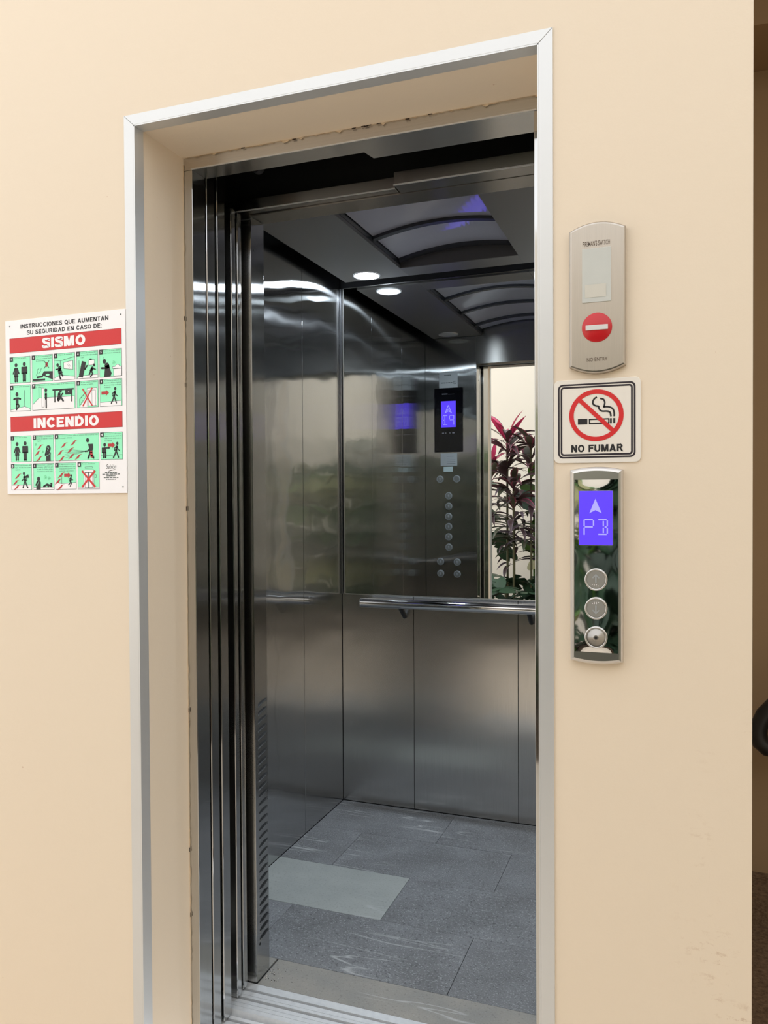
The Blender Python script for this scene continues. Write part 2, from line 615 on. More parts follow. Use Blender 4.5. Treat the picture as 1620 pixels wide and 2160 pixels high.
def obj(name, mb, parent=None, origin=None, label=None, cat=None, group=None, kind=None):
    me = bpy.data.meshes.new(name)
    vs = mb.v
    if origin is None:
        if parent is not None:
            origin = parent['_o']
        else:
            xs = [p[0] for p in vs]
            ys = [p[1] for p in vs]
            zs = [p[2] for p in vs]
            origin = ((min(xs) + max(xs)) / 2, (min(ys) + max(ys)) / 2, min(zs))
    ox, oy, oz = origin
    me.from_pydata([(x - ox, y - oy, z - oz) for x, y, z in vs], [], mb.f)
    for mt in mb.mats:
        me.materials.append(mt)
    me.polygons.foreach_set('material_index', mb.mi)
    me.polygons.foreach_set('use_smooth', mb.sm)
    me.update()
    o = bpy.data.objects.new(name, me)
    COL.objects.link(o)
    o['_o'] = origin
    if parent is not None:
        o.parent = parent
        po = parent['_o']
        o.location = (ox - po[0], oy - po[1], oz - po[2])
    else:
        o.location = origin
    tag(o, label, cat, group, kind)
    return o


def tag(o, label=None, cat=None, group=None, kind=None):
    for k, v in (('label', label), ('category', cat), ('group', group), ('kind', kind)):
        if v:
            o[k] = v
    return o


def thing(name, loc, label, cat, group=None, kind=None):
    o = bpy.data.objects.new(name, None)
    o.empty_display_size = 0.05
    COL.objects.link(o)
    o.location = loc
    o['_o'] = tuple(loc)
    return tag(o, label, cat, group, kind)


# ------------------------------------------------------------------ main dimensions (metres, y = 0 is the plaster face)
XL, XR, ZT = -1.211, -0.2265, 2.291          # outer edge of aluminium surround
XI0, XI1, ZI = -1.184, -0.2535, 2.266        # plaster reveal
YJ = 0.195                                   # face of steel door jamb
CX0, CX1 = -1.47, -0.255                     # car inner faces
YR0, YR1 = 0.470, 0.546                      # car front return
YB = 1.855                                   # back of car
ZC = 2.375                                   # dropped ceiling

# ------------------------------------------------------------------ structure: facade, surround, patio
mb = MB()
mb.box(-4.2, XI0, 0, YJ, -0.03, 3.6, PLASTER)
mb.box(XI1, 0.12, 0, YJ, -0.03, 3.6, PLASTER)
mb.box(XI0, XI1, 0, YJ, ZI, 3.6, PLASTER)
obj('wall_front', mb, label='cream plastered wall around the lift doorway', kind='structure')
mb = MB().box(0.0, 0.12, YJ, 2.3, -0.03, 3.6, PLASTER)
obj('wall_side', mb, label='cream return wall at the right corner', kind='structure')
mb = MB()
mb.box(-1.80, -1.70, YJ, 2.2, -0.03, 3.6, DARKMETAL)
mb.box(-1.70, 0.0, 2.1, 2.2, -0.03, 3.6, DARKMETAL)
mb.box(-1.80, 0.0, YJ, 2.2, 2.9, 3.0, DARKMETAL)
obj('wall_shaft', mb, label='dark lift shaft behind the doorway', kind='structure')

# aluminium angle round the opening, mitred at the corners
T = 0.003
fw = front(0)
LEG = 0.030


def trim(name, outline, legbox, label):
    b = MB().prism(outline, fw, 0, T, ALU, bev=0.0006)
    b.box(*legbox, ALU)
    obj(name, b, label=label, kind='structure')


trim('trim_left', [(XL, -0.03), (XI0 - .0005, -0.03), (XI0 - .0005, ZI), (XL, ZT)], (XI0 - .0005, XI0 + .0025, -T, LEG, -0.03, ZI), 'left upright of the aluminium door surround')
trim('trim_top', [(XL + .0006, ZT), (XI0, ZI + .0006), (XI1, ZI + .0006), (XR - .0006, ZT)], (XI0, XI1, -T, LEG, ZI - .0025, ZI + .0005), 'top bar of the aluminium door surround')
trim('trim_right', [(XI1 + .0005, -0.03), (XR, -0.03), (XR, ZT), (XI1 + .0005, ZI)], (XI1 - .0025, XI1 + .0005, -T, LEG, -0.03, ZI), 'right upright of the aluminium door surround')

# ragged paint edge along the steel header and the left jamb
mb = MB()
rnd = random.Random(3)
xs = [XI0 + (XI1 - XI0) * i / 120 for i in range(121)]
low = [ZI - 0.001 - 0.0035 * max(0, rnd.random() - 0.35) - (0.004 if rnd.random() < 0.06 else 0) for _ in xs]
fj = front(YJ)
for i in range(120):
    mb.add([fj(xs[i], ZI, .001), fj(xs[i + 1], ZI, .001), fj(xs[i + 1], low[i + 1], .0035), fj(xs[i], low[i], .0035)], [(0, 1, 2, 3)], PLASTER)
    if rnd.random() < 0.10 and 15 < i < 90:
        mb.rect(fj, xs[i], low[i] - .0012, xs[i + 1] + .002, low[i] + .0015, .0042, CHIP)
zs = [0.0 + 2.25 * i / 200 for i in range(201)]
off = [XI0 + .0015 + .003 * max(0, rnd.random() - 0.4) for _ in zs]
for i in range(200):
    mb.add([fj(XI0, zs[i], .001), fj(XI0, zs[i + 1], .001), fj(off[i + 1], zs[i + 1], .003), fj(off[i], zs[i], .003)], [(0, 1, 2, 3)], PLASTER)
    if rnd.random() < 0.025:
        mb.rect(fj, off[i] - .001, zs[i], off[i] + .0012, zs[i + 1], .0034, CHIP)
obj('trim_paint_edge', mb, label='ragged cream paint edge along the steel header', kind='structure')

# patio ground and garden wall behind the viewer (seen in the car mirror)
mb = MB().box(-7, 5, -4.3, 0.0, -0.13, -0.03, PAVE)
obj('ground', mb, label='pale patio paving in front of the lift', kind='structure')
mb = MB().box(-7, 5, -4.75, -4.45, -0.13, 3.5, PLASTER2)
obj('wall_garden', mb, label='cream garden wall reflected in the car mirror', kind='structure')

obj('wall_unseen_shade', MB().box(2.6, 2.75, -4.45, 0.0, -0.13, 3.5, PLASTER2), label='added unseen cream wall right of the viewer, dims the facade', kind='structure')  # added out of view so the facade gets darker towards the right

# passage beyond the right corner
mb = MB()
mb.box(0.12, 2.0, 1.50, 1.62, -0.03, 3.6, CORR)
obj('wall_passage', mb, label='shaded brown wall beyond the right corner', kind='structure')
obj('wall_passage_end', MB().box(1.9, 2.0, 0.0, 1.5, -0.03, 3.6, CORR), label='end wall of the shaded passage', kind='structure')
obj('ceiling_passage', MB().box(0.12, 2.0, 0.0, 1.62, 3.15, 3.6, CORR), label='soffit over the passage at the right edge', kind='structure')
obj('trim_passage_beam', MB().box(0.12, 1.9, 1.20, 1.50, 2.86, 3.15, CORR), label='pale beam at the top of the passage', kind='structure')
obj('floor_passage', MB().box(0.12, 2.0, 0.0, 1.50, -0.13, 0.0, SCREED).box(0.12, 2.0, 1.30, 1.50, 0.0, 0.09, SCREED), label='rough brown floor of the passage', kind='structure')

# stair handrail end, black tube
t = thing('stair_handrail', (0.3, 1.38, 0.0), 'black bent tube handrail end at the right edge of the picture', 'handrail')
mb = MB()
path = [(0.60, 1.35, 1.000), (0.42, 1.35, 0.840), (0.30, 1.35, 0.725), (0.262, 1.35, 0.680), (0.245, 1.35, 0.640), (0.243, 1.35, 0.610), (0.250, 1.35, 0.588), (0.268, 1.35, 0.572), (0.295, 1.352, 0.568), (0.34, 1.36, 0.580)]
mb.tube(path, 0.028, RUBBER, 16)
obj('rail_tube', mb, t)
mb = MB().tube([(0.34, 1.36, 0.58), (0.34, 1.49, 0.58)], 0.02, RUBBER, 12)
mb.tube([(0.34, 1.485, 0.58), (0.34, 1.50, 0.58)], 0.045, RUBBER, 16)
obj('wall_bracket', mb, t)

# ------------------------------------------------------------------ landing entrance
t = thing('landing_door_frame', (-0.72, 0.2, -0.016), 'brushed steel landing frame set inside the plaster reveal', 'door frame')
mb = MB().box(-1.19, -1.158, YJ, 0.252, -0.016, 2.2345, STEEL_D, 0.0012)
obj('left_jamb', mb, t)
mb = MB().box(-0.296, -0.25, YJ, 0.252, -0.016, 2.2345, STEEL_D, 0.0012)
obj('right_jamb', mb, t)
mb = MB()
fl = flat(2.235)
mb.prism([(-1.19, YJ), (-0.25, YJ), (-0.25, 0.297), (-0.705, 0.297), (-0.714, 0.257), (-1.19, 0.257)], fl, 0, 0.0315, STEEL_H, bev=0.0)
obj('header', mb, t)

obj('header_lip_highlight', MB().box(-1.160, -0.29, 0.1925, 0.1948, 2.2345, 2.2375, ALU), t)  # bright strip stands in for light caught by the bottom edge
for nm, xe, y0, lab in (('landing_door_panel', -1.156, 0.2575, 'outer steel landing door leaf, slid open into the left jamb'),
                        ('landing_door_panel', -1.153, 0.3030, 'inner steel landing door leaf, slid open behind the first')):
    t = thing(nm, (xe - 0.2, y0 + 0.018, -0.012), lab, 'door', 'retracted landing door leaves')
    obj('leaf', MB().box(xe - 0.42, xe, y0, y0 + 0.037, -0.010, 2.262, STEEL_D, 0.0022), t)
    obj('guide_shoe', MB().box(xe - 0.08, xe - 0.03, y0 + 0.014, y0 + 0.022, -0.024, -0.010, RUBBER), t)

for xe, y0, w, lab in ((-1.161, 0.386, 0.022, 'outer steel car door leaf beside the dark gap, slid open'),
                       (-1.165, 0.426, 0.022, 'inner steel car door leaf next to the louvred return, slid open')):
    t = thing('car_door_panel', (xe - 0.2, y0 + 0.012, 0.004), lab, 'door', 'retracted car door leaves')
    obj('leaf', MB().box(xe - 0.30, xe, y0, y0 + w, 0.004, 2.205, STEEL_D, 0.0025), t)
    obj('guide_shoe', MB().box(xe - 0.08, xe - 0.03, y0 + 0.008, y0 + 0.015, -0.010, 0.004, RUBBER), t)

# door sills: grooved aluminium extrusions


def sill(name, ztop, y0, y1, grooves, fine, label):
    t = thing(name, (-0.72, (y0 + y1) / 2, ztop - 0.03), label, 'sill')
    b = MB()
    b.box(-1.45, -0.27, y0, y1, ztop - 0.03, ztop - 0.012, SILL)
    edges = [y0] + [e for g in grooves for e in g] + [y1]
    for i in range(0, len(edges), 2):
        a, c = edges[i], edges[i + 1]
        cuts = sorted(f for f in fine if a < f < c)
        ys = [a] + cuts + [c]
        for q in range(len(ys) - 1):
            b.box(-1.45, -0.27, ys[q] + (0.0006 if q else 0), ys[q + 1] - (0.0006 if q < len(ys) - 2 else 0), ztop - 0.012, ztop, SILL)
        b.box(-1.45, -0.27, a + .0005, c - .0005, ztop - 0.012, ztop - 0.0012, DARKMETAL)
    obj('sill_plate', b, t)
    g = MB()
    for a, c in grooves:
        g.box(-1.45, -0.27, a, c, ztop - 0.0122, ztop - 0.0105, BLACK)
    obj('sill_groove', g, t)
    return t


sill('car_door_sill', 0.0, 0.346, 0.467, [(0.391, 0.402), (0.430, 0.440)], [0.362, 0.377, 0.413], 'grooved aluminium car sill along the tiled lift floor')
sill('landing_door_sill', -0.014, 0.20, 0.338, [(0.272, 0.282), (0.316, 0.326)], [0.225, 0.25, 0.298], 'grooved aluminium landing sill in front of the car sill')
mb = MB().box(-1.45, -0.27, 0.347, 0.352, -0.18, -0.012, DARKMETAL)
obj('toe_guard', mb, label='dark steel toe guard under the car sill', cat='toe guard')

# car door header plates and door gear above the opening
t = thing('car_door_header', (-0.72, 0.45, 2.21), 'brushed steel car door header under the black door gear', 'door header')
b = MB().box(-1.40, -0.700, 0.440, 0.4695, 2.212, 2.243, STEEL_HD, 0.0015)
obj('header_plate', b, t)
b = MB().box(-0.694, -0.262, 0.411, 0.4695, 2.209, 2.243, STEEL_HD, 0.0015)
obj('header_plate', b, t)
obj('header_lip_highlight', MB().box(-1.40, -0.700, 0.4372, 0.4398, 2.2105, 2.2135, ALU), t)  # pale strips paint the highlight along the plates' lower lips
obj('header_lip_highlight', MB().box(-0.694, -0.262, 0.4082, 0.4108, 2.2075, 2.2110, ALU), t)
t = thing('door_gear', (-0.72, 0.35, 2.3), 'black door operating gear in the gap above the lift opening', 'door gear')
obj('gear_beam', MB().box(-1.55, -0.10, 0.395, 0.43, 2.33, 2.55, BLACK), t)
obj('door_track', MB().box(-1.55, -0.10, 0.262, 0.30, 2.30, 2.33, BLACK).box(-1.55, -0.10, 0.31, 0.34, 2.315, 2.335, BLACK), t)
obj('hanger_roller', MB().tube([(-1.06, 0.345, 2.29), (-1.06, 0.365, 2.29)], 0.018, DARKMETAL, 18), t)

# ------------------------------------------------------------------ car shell
TH = 0.04
w = MB().box(CX0 - TH, CX0 - 0.003, YR0, YB + TH, -0.06, 2.62, BLACK)
wl = obj('wall_left', w, label='brushed steel left wall of the lift car', kind='structure')
ys = [YR1 + 0.0005, 0.985, 1.455, YB - 0.0005]
for a, c in zip(ys, ys[1:]):
    obj('wall_panel', MB().box(CX0 - 0.004, CX0, a + 0.0013, c - 0.0013, 0.002, 2.60, STEEL, 0.0009), wl)
obj('corner_strip', MB().box(CX0, CX0 + 0.009, YB - 0.011, YB - 0.0005, 0.963, 2.366, STEEL_K, 0.002), wl)

w = MB().box(CX1 + 0.003, CX1 + TH, YR0, YB + TH, -0.06, 2.62, BLACK)
wr = obj('wall_right', w, label='brushed steel right wall of the lift car', kind='structure')
for a, c in zip(ys, ys[1:]):
    obj('wall_panel', MB().box(CX1, CX1 + 0.004, a + 0.0013, c - 0.0013, 0.002, 2.60, STEEL, 0.0009), wr)

w = MB().box(CX0 - 0.003, CX1 + 0.003, YB + 0.006, YB + TH, -0.06, 2.62, BLACK)
wb = obj('wall_back', w, label='brushed steel back wall below and around the mirror', kind='structure')
for a, c in ((CX0 + .0005, -1.1220), (-1.1220, -0.6510), (-0.6510, CX1 - .0005)):
    obj('wall_panel', MB().box(a + 0.0012, c - 0.0012, YB + 0.001, YB + 0.006, 0.002, 0.972, STEEL_L, 0.0007), wb)
obj('upper_panel', MB().box(CX0 + .001, CX1 - .001, YB + 0.002, YB + 0.006, 0.974, 2.60, DARKMETAL), wb)

# front return (holds the operating panel) and transom
w = MB().box(CX0 - 0.003, -1.150, YR0 + .001, YR1 - 0.003, 0.0, 2.62, STEEL_D)
w.box(-0.300, CX1 + 0.003, YR0, YR1, 0.0, 2.62, STEEL_D)
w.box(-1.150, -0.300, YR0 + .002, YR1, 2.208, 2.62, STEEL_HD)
w.box(-1.45, -0.262, YR0, YR0 + .0019, 2.245, 2.62, BLACK)  # black sheet paints in the darkness of the void above the header
wf = obj('wall_car_front', w, label='brushed steel front return and transom of the lift car', kind='structure')
obj('return_panel', MB().box(CX0 + .001, -1.1505, YR1 - 0.0028, YR1, 0.001, 2.183, STEEL, 0.0006), wf)
# louvred cover on the side of the return
b = MB().box(-1.150, -1.1475, YR0 + 0.0005, YR1 - 0.0005, 0.002, 2.206, STEEL_D, 0.0012)
obj('louvre_plate', b, wf)
lv = MB()
nseg = 8
fs_ = sidex(-1.1476)
for i in range(nseg + 1):
    pass


def louvre_mesh():
    """half-lens pressed louvre, 62 mm wide, opening upwards"""
    b = MB()
    W2, Hh, Dp, n = 0.027, 0.0075, 0.0048, 8
    rows = []
    for j in range(4):
        tt = j / 3
        row = []
        for i in range(n + 1):
            uu = -1 + 2 * i / n
            e = max(0.0, 1 - abs(uu) ** 3.2)
            z = -Hh / 2 + Hh * tt
            d = Dp * e * math.sin(PI * 0.5 * tt) ** 0.8
            row.append((d, uu * W2, z - 0.0012 * (1 - e)))
        rows.append(row)
    vs = [p for r in rows for p in r]
    fs = []
    for j in range(3):
        for i in range(n):
            fs.append((j * (n + 1) + i, j * (n + 1) + i + 1, (j + 1) * (n + 1) + i + 1, (j + 1) * (n + 1) + i))
    b.add(vs, fs, STEEL_D, True)
    top = rows[3]
    back = [(0.0, p[1], p[2]) for p in top]
    b.add(top + back, [(i, i + 1, n + 2 + i, n + 1 + i) for i in range(n)], BLACK)
    return b


lb = louvre_mesh()
lvo = obj('louvre', lb, wf, origin=(0, 0, 0))
lvo.location = Vector((-1.1475, 0.515, 0.806)) - Vector(wf['_o'])
lvo.rotation_euler = (math.radians(11), 0, 0)
for i in range(1, 29):
    c = lvo.copy()
    COL.objects.link(c)
    c.parent = wf
    c.location = Vector((-1.1475, 0.515, 0.806 - i * 0.0245)) - Vector(wf['_o'])
for z in (2.115, 0.105):
    obj('screw_hole', MB().lathe(sidex(-1.1474), 0.490, z, [(0.0042, 0), (0.0036, 0.0005), (0.0001, 0.0005)], BLACK, 14), wf)

# dropped ceiling
t = MB()
cl = obj('ceiling', MB().box(CX0 - 0.003, CX1 + 0.003, YR1, YB + 0.006, 2.60, 2.62, BLACK), label='grey lift car ceiling with an arched acrylic light panel', kind='structure')
YC0, YC1 = 0.552, 1.788
VX0, VX1, VY1 = -1.112, -0.610, 1.668
obj('ceiling_panel', MB().box(-1.415, VX0, YC0, YC1, ZC, ZC + 0.014, CEILM, 0.001), cl)
obj('ceiling_panel', MB().box(VX1, -0.31, YC0, YC1, ZC, ZC + 0.014, CEILM, 0.001), cl)
obj('ceiling_panel', MB().box(VX0 + .0005, VX1 - .0005, VY1, YC1, ZC, ZC + 0.014, CEILM, 0.001), cl)


def arch(y0, y1, zoff, rise, thick, mat, x0=VX0 + 0.004, x1=-0.545, n=24):
    b = MB()
    prof = []
    for i in range(n + 1):
        uu = -1 + 2 * i / n
        prof.append((x0 + (x1 - x0) * i / n, ZC + zoff + rise * (1 - uu * uu)))
    vs = []
    for y in (y0, y1):
        for dz in (0, thick):
            vs += [(px, y, pz + dz) for px, pz in prof]
    k = n + 1
    fs = []
    for i in range(n):
        fs += [(i, i + 1, 2 * k + i + 1, 2 * k + i), (k + i, 3 * k + i, 3 * k + i + 1, k + i + 1),
               (i, k + i, k + i + 1, i + 1), (2 * k + i, 2 * k + i + 1, 3 * k + i + 1, 3 * k + i)]
    b.add(vs, fs, mat, False)
    return b


ribs = [0.71, 1.031, 1.351, 1.651]
RISE = 0.036
for yy in ribs:
    o = obj('arched_rib', arch(yy - 0.014, yy + 0.014, 0.022, RISE, 0.016, RIBM), cl)
for a, c in zip([0.556] + ribs, ribs):
    if c - a > 0.1:
        obj('acrylic_panel', arch(a + 0.010, c - 0.010, 0.034, RISE, 0.004, ACRYL), cl)
for sx in (0, 1):
    xa = VX0 - 0.012 if sx == 0 else -0.552
    obj('edge_strip', MB().box(xa, xa + 0.012, YC0, VY1 - .001, ZC + 0.0145, ZC + 0.05, RIBM, 0.001), cl)
obj('end_plate', MB().box(VX0 + .002, VX1 - .002, VY1 - 0.002, VY1 - 0.0005, ZC + 0.001, ZC + 0.09, CEILM), cl)

# downlights
dl = [(-1.282, 1.712, True, 'lit round downlight in the back left corner of the car ceiling'),
      (-0.440, 1.712, True, 'lit round downlight in the back right corner of the car ceiling'),
      (-1.290, 0.655, False, 'unlit round downlight over the operating panel, seen in the mirror'),
      (-0.440, 0.655, False, 'unlit round downlight in the front right corner of the car ceiling')]
for x, y, on, lab in dl:
    t = thing('downlight', (x, y, ZC - 0.006), lab, 'ceiling light', 'round downlights in the car ceiling')
    fr = ceil_frame(ZC)
    obj('bezel', MB().lathe(fr, x, y, [(0.060, -0.0005), (0.059, 0.004), (0.054, 0.005), (0.0525, 0.003)], SATIN if not on else WHITE, 36), t)
    obj('lens', MB().lathe(fr, x, y, [(0.0525, 0.0025), (0.048, 0.0045), (0.02, 0.0055), (0.0005, 0.0056)], LIGHT_ON if on else LIGHT_OFF, 36), t)

# floor tiles: running bond, 0.64 x 0.315
fl_ = obj('floor', MB().box(CX0 - 0.003, CX1 + 0.003, YR0 - .001, YB + 0.006, -0.06, -0.0035, GROUT), label='grey slate-look tiled floor of the lift car', kind='structure')
rows = [(0.4685, 0.602, [CX0, CX1], 'warm'), (0.602, 0.916, [CX0, -1.2555, -0.616, CX1], ''), (0.916, 1.228, [CX0, -0.9345, -0.300, CX1], 'pale'),
        (1.228, 1.546, [CX0, -1.2500, -0.620, CX1], ''), (1.546, 1.8545, [CX0, -0.930, -0.300, CX1], '')]
for y0, y1, xs, kind in rows:
    for i, (a, c) in enumerate(zip(xs, xs[1:])):
        mt = TILE
        if kind == 'warm':
            mt = TILE_W
        if kind == 'pale' and i == 0:
            mt = TILE_P
        ya = y0
        segs = [(a, c)]
        # first row stops at the returns on either side
        if kind == 'warm':
            a2, c2 = max(a, -1.1468), min(c, -0.301)
            segs = [(a2, c2)]
        for p, q in segs:
            obj('floor_tile', MB().box(p + 0.0007, q - 0.0007, ya + 0.0007, y1 - 0.0007, -0.004, random.uniform(-0.0006, 0.0), mt, 0.0005), fl_)
# floor behind the returns
obj('floor_tile', MB().box(CX0 + .001, -1.152, YR1 + .001, 0.601, -0.004, -0.0002, TILE_W), fl_)

# crumbs in the corner by the sill
mb = MB()
rnd = random.Random(11)
for i in range(46):
    x = -1.140 + abs(rnd.gauss(0, 0.035))
    y = 0.486 + rnd.random() * 0.07 + (x + 1.14) * 0.2
    s_ = rnd.uniform(0.0007, 0.0018)
    mt = [CHIP, BLACK, WHITE, CREAMW][rnd.randrange(4)]
    mb.add([(x - s_, y, 0.0), (x + s_ * .6, y - s_, 0.0), (x + s_, y + s_ * .8, 0.0), (x, y, s_ * 1.4)], [(0, 1, 2), (0, 1, 3), (1, 2, 3), (2, 0, 3)], mt)
obj('floor_crumbs', mb, label='scatter of tiny crumbs on the tiles beside the louvred return', cat='dirt', kind='stuff')

# mirror
t = thing('wall_mirror', (-0.86, YB, 0.963), 'tall mirror covering the upper back wall of the lift car', 'mirror')
obj('mirror_glass', MB().box(-1.4535, -0.2620, YB - 0.0002, YB + 0.0018, 0.964, 2.366, MIRROR), t)
obj('edge_trim', MB().box(-1.4575, -1.4540, YB - 0.004, YB + 0.0018, 0.963, 2.3665, SATIN).box(-1.4540, -0.2620, YB - 0.002, YB + 0.0018, 2.3662, 2.3685, SATIN)
    .box(-1.4540, -0.2620, YB - 0.002, YB + 0.0018, 0.9605, 0.9638, SATIN), t)

# car handrail
t = thing('handrail', (-0.86, 1.78, 0.9), 'polished steel handrail across the back wall under the mirror', 'handrail')
rx0, rx1, ry, rz, rr = -1.347, -0.385, 1.778, 0.9345, 0.0205
obj('rail', MB().tube([(rx0 + .004, ry, rz), (rx0 + .006, ry, rz), (rx1 - .006, ry, rz), (rx1 - .004, ry, rz)], rr, CHROME, 40), t)
for xe, sgn in ((rx0, 1), (rx1, -1)):
    obj('end_cap', MB().tube([(xe, ry, rz), (xe + sgn * .0015, ry, rz), (xe + sgn * .004, ry, rz)], rr, SATIN, 40, radii=[rr - .003, rr - .0006, rr]), t)
for x in (-1.163, -0.593):
    b = MB()
    b.tube([(x, ry + .006, rz - .012), (x, ry + .035, rz - .032), (x, YB - .004, rz - .062), (x, YB + .0005, rz - .0645)], 0.0115, RUBBER, 18)
    obj('bracket', b, t)

# ------------------------------------------------------------------ seven-segment readout


def smear(mb, fr, u0, u1, v, hgt, h, mat, seed=0):
    """a line of print too small to read: short word-length dashes"""
    rr_ = random.Random(seed)
    x = u0
    while x < u1 - 1e-4:
        w_ = min((u1 - u0) * rr_.uniform(.10, .24), u1 - x)
        mb.rect(fr, x, v, x + w_, v + hgt, h, mat)
        x += w_ + (u1 - u0) * .035
    return mb


def seg_glyphs(mb, fr, pu, bu, z0, z1, w, h, mat, thin, arrow=None, outline=False):
    pw = pu[1] - pu[0]
    zm = (z0 + z1) / 2
    L = thin / 2
    # P
    a, b_ = pu
    for p in ([(a + L, z1 - L), (a + L, zm + L)], [(a + L, zm - L), (a + L, z0)], [(a + 2 * L, z1 - L), (b_ - 2 * L, z1 - L)],
              [(b_ - L, z1 - 2 * L), (b_ - L, zm + 2 * L)], [(a + 2 * L, zm), (b_ - 2 * L, zm)]):
        mb.stroke(fr, p, thin, h, mat)
    a, b_ = bu
    mid = a + (b_ - a) * 0.52
    for p in ([(a, z1 - L), (b_ - 2 * L, z1 - L)], [(a, z0 + L), (b_ - 2 * L, z0 + L)], [(mid, z1 - 3 * L), (mid, zm + L)], [(mid, zm - L), (mid, z0 + 3 * L)],
              [(mid + 2 * L, zm), (b_ - 2 * L, zm)], [(b_ - L, z1 - 2 * L), (b_ - L, zm + L)], [(b_ - L, zm - L), (b_ - L, z0 + 2 * L)]):
        mb.stroke(fr, p, thin, h, mat)


# ------------------------------------------------------------------ car operating panel (faces +y, seen in the mirror)
fi = inner(YR1)
t = thing('operating_panel', (-1.32, YR1, 1.3), 'lift car button panel with a black display, seen reversed in the mirror', 'control panel')
obj('display_plate', MB().box(-1.411, -1.232, YR1 + .0002, YR1 + 0.005, 1.682, 2.071, BLKGLASS, 0.0008), t)
d = MB()
d.rect(fi, -1.368, 1.833, -1.2755, 1.992, 0.0054, LCD)
sc_ = obj('display_screen', d, t)
g = MB()
# glyphs: facing +y, reading left is at larger x
fm = lambda u, v, h: (-1.3218 - u, YR1 + h, v)
seg_glyphs(g, fm, (-0.036, -0.006), (0.007, 0.036), 1.848, 1.906, 0.03, 0.0060, LCDL, 0.0036)
ap = [(0, 1.966), (-0.019, 1.922), (0, 1.932), (0.019, 1.922), (0, 1.966)]
g.stroke(fm, ap, 0.0042, 0.0060, LCDL)
g.stroke(fm, [(-0.010, 1.930), (0, 1.944), (0.010, 1.930)], 0.003, 0.0061, LCDL)
obj('readout', g, sc_)
g = MB()
smear(g, fm, 0.005, 0.040, 2.032, 0.006, 0.0054, BLUEP, 1)
g.rect(fm, -0.038, 2.032, 0.002, 2.0335, 0.0054, BLUEP)
obj('display_lettering', g, t)
g = MB()
for u0, u1 in ((-0.038, -0.024), (-0.012, -0.007), (0.014, 0.019), (0.028, 0.040)):
    g.rect(fm, u0, 1.795, u1, 1.801, 0.0054, BLUEP)
obj('display_lettering', g, t, kind='stuff')


def car_button(x, z, sym, lab=None):
    b = MB().lathe(fi, x, z, [(0.0215, 0.0), (0.0215, 0.004), (0.0195, 0.006), (0.018, 0.0045)], LABELG, 28)
    o = obj('button', b, t)
    b = MB().lathe(fi, x, z, [(0.0178, 0.004), (0.0168, 0.0080), (0.0150, 0.0090)], BTNF, 28)
    fb = lambda u, v, h: (x - u, YR1 + 0.0092 + h, z + v)
    if sym:
        b.stroke(fb, [(-.002, -.007), (0, .007)], 0.005, 0.0001, LABELG)
        b.stroke(fb, [(.004, .002), (0, .007), (-.006, .002)], 0.003, 0.0002, LABELG)
    obj('button_cap', b, o)


for x, z, sy in ((-1.377, 1.518, '<>'), (-1.272, 1.519, '*'), (-1.323, 1.416, '4'), (-1.323, 1.353, '3'), (-1.324, 1.290, '2'), (-1.324, 1.228, '1'), (-1.324, 1.166, '0'),
                 (-1.323, 1.103, '-1'), (-1.376, 1.014, '|<'), (-1.271, 1.013, '>|'), (-1.376, 0.941, '<|'), (-1.271, 0.940, '|>')):
    car_button(x, z, '' if sy in ('*',) else sy)

b = MB().box(-1.380, -1.264, YR1 + .0002, YR1 + .0012, 2.073, 2.166, LABELG)
smear(b, fm, -0.016, 0.026, 2.147, 0.005, 0.0014, INKG, 2)
smear(b, fm, -0.024, 0.050, 2.101, 0.005, 0.0014, INKG, 3)
b.ring(fm, -0.040, 2.103, 0.010, 0.010, 0.002, 0.0014, INKG, 24)
b.stroke(fm, [(-0.047, 2.096), (-0.033, 2.110)], 0.002, 0.0014, INKG)
obj('notice_sticker', b, label='grey notice sticker above the black display, seen in the mirror', cat='sticker')
b = MB().box(-1.373, -1.269, YR1 + .0002, YR1 + .0012, 1.599, 1.675, LABELG)
for k in range(5):
    b.rect(fm, -0.042 if k > 1 else -0.03, 1.655 - k * 0.011, 0.012, 1.657 - k * 0.011, 0.0014, INKG)
obj('service_sticker', b, label='grey printed service sticker just under the black display', cat='sticker')
b = MB().box(-1.355, -1.296, YR1 + .0002, YR1 + .0012, 1.563, 1.593, LABELP)
obj('blank_sticker', b, label='small blank pale sticker above the lift buttons', cat='sticker')

# ------------------------------------------------------------------ fireman's switch plate


def arc_plate(x0, x1, z0, z1, rise, n=12):
    pts = []
    for i in range(n + 1):
        uu = -1 + 2 * i / n
        pts.append((x0 + (x1 - x0) * i / n, z0 - rise * (1 - uu * uu)))
    for i in range(n + 1):
        uu = 1 - 2 * i / n
        pts.append((x1 - (x1 - x0) * i / n, z1 + rise * (1 - uu * uu)))
    return pts


t = thing('fireman_switch', (-0.1445, 0, 1.63), 'curved-ended steel plate with a red disc, topmost of the wall plates', 'switch plate')
b = MB().prism(arc_plate(-0.1955, -0.0935, 1.6445, 1.8985, 0.0135), fw, 0, 0.014, STEEL_PL, bev=0.005)
obj('face_plate', b, t)
b = MB().box(-0.1715, -0.1195, -0.0155, -0.013, 1.7625, 1.8625, GREYW, 0.0006)
wn = obj('window_pane', b, t)
b = MB().rect(fw, -0.1663, 1.7715, -0.1283, 1.7955, 0.0159, PANEW)
obj('window_label', b, wn)  # cream label rectangle on the grey pane
b = MB().lathe(fw, -0.1449, 1.7158, [(0.0275, 0.012), (0.0272, 0.0150), (0.0262, 0.0160), (0.0005, 0.0162)], REDE, 40)
ds = obj('red_disc', b, t, label='red no-entry disc')
b = MB().box(-0.1651, -0.1249, -0.0180, -0.0155, 1.7108, 1.7200, BARW, 0.0005)
obj('white_bar', b, ds)
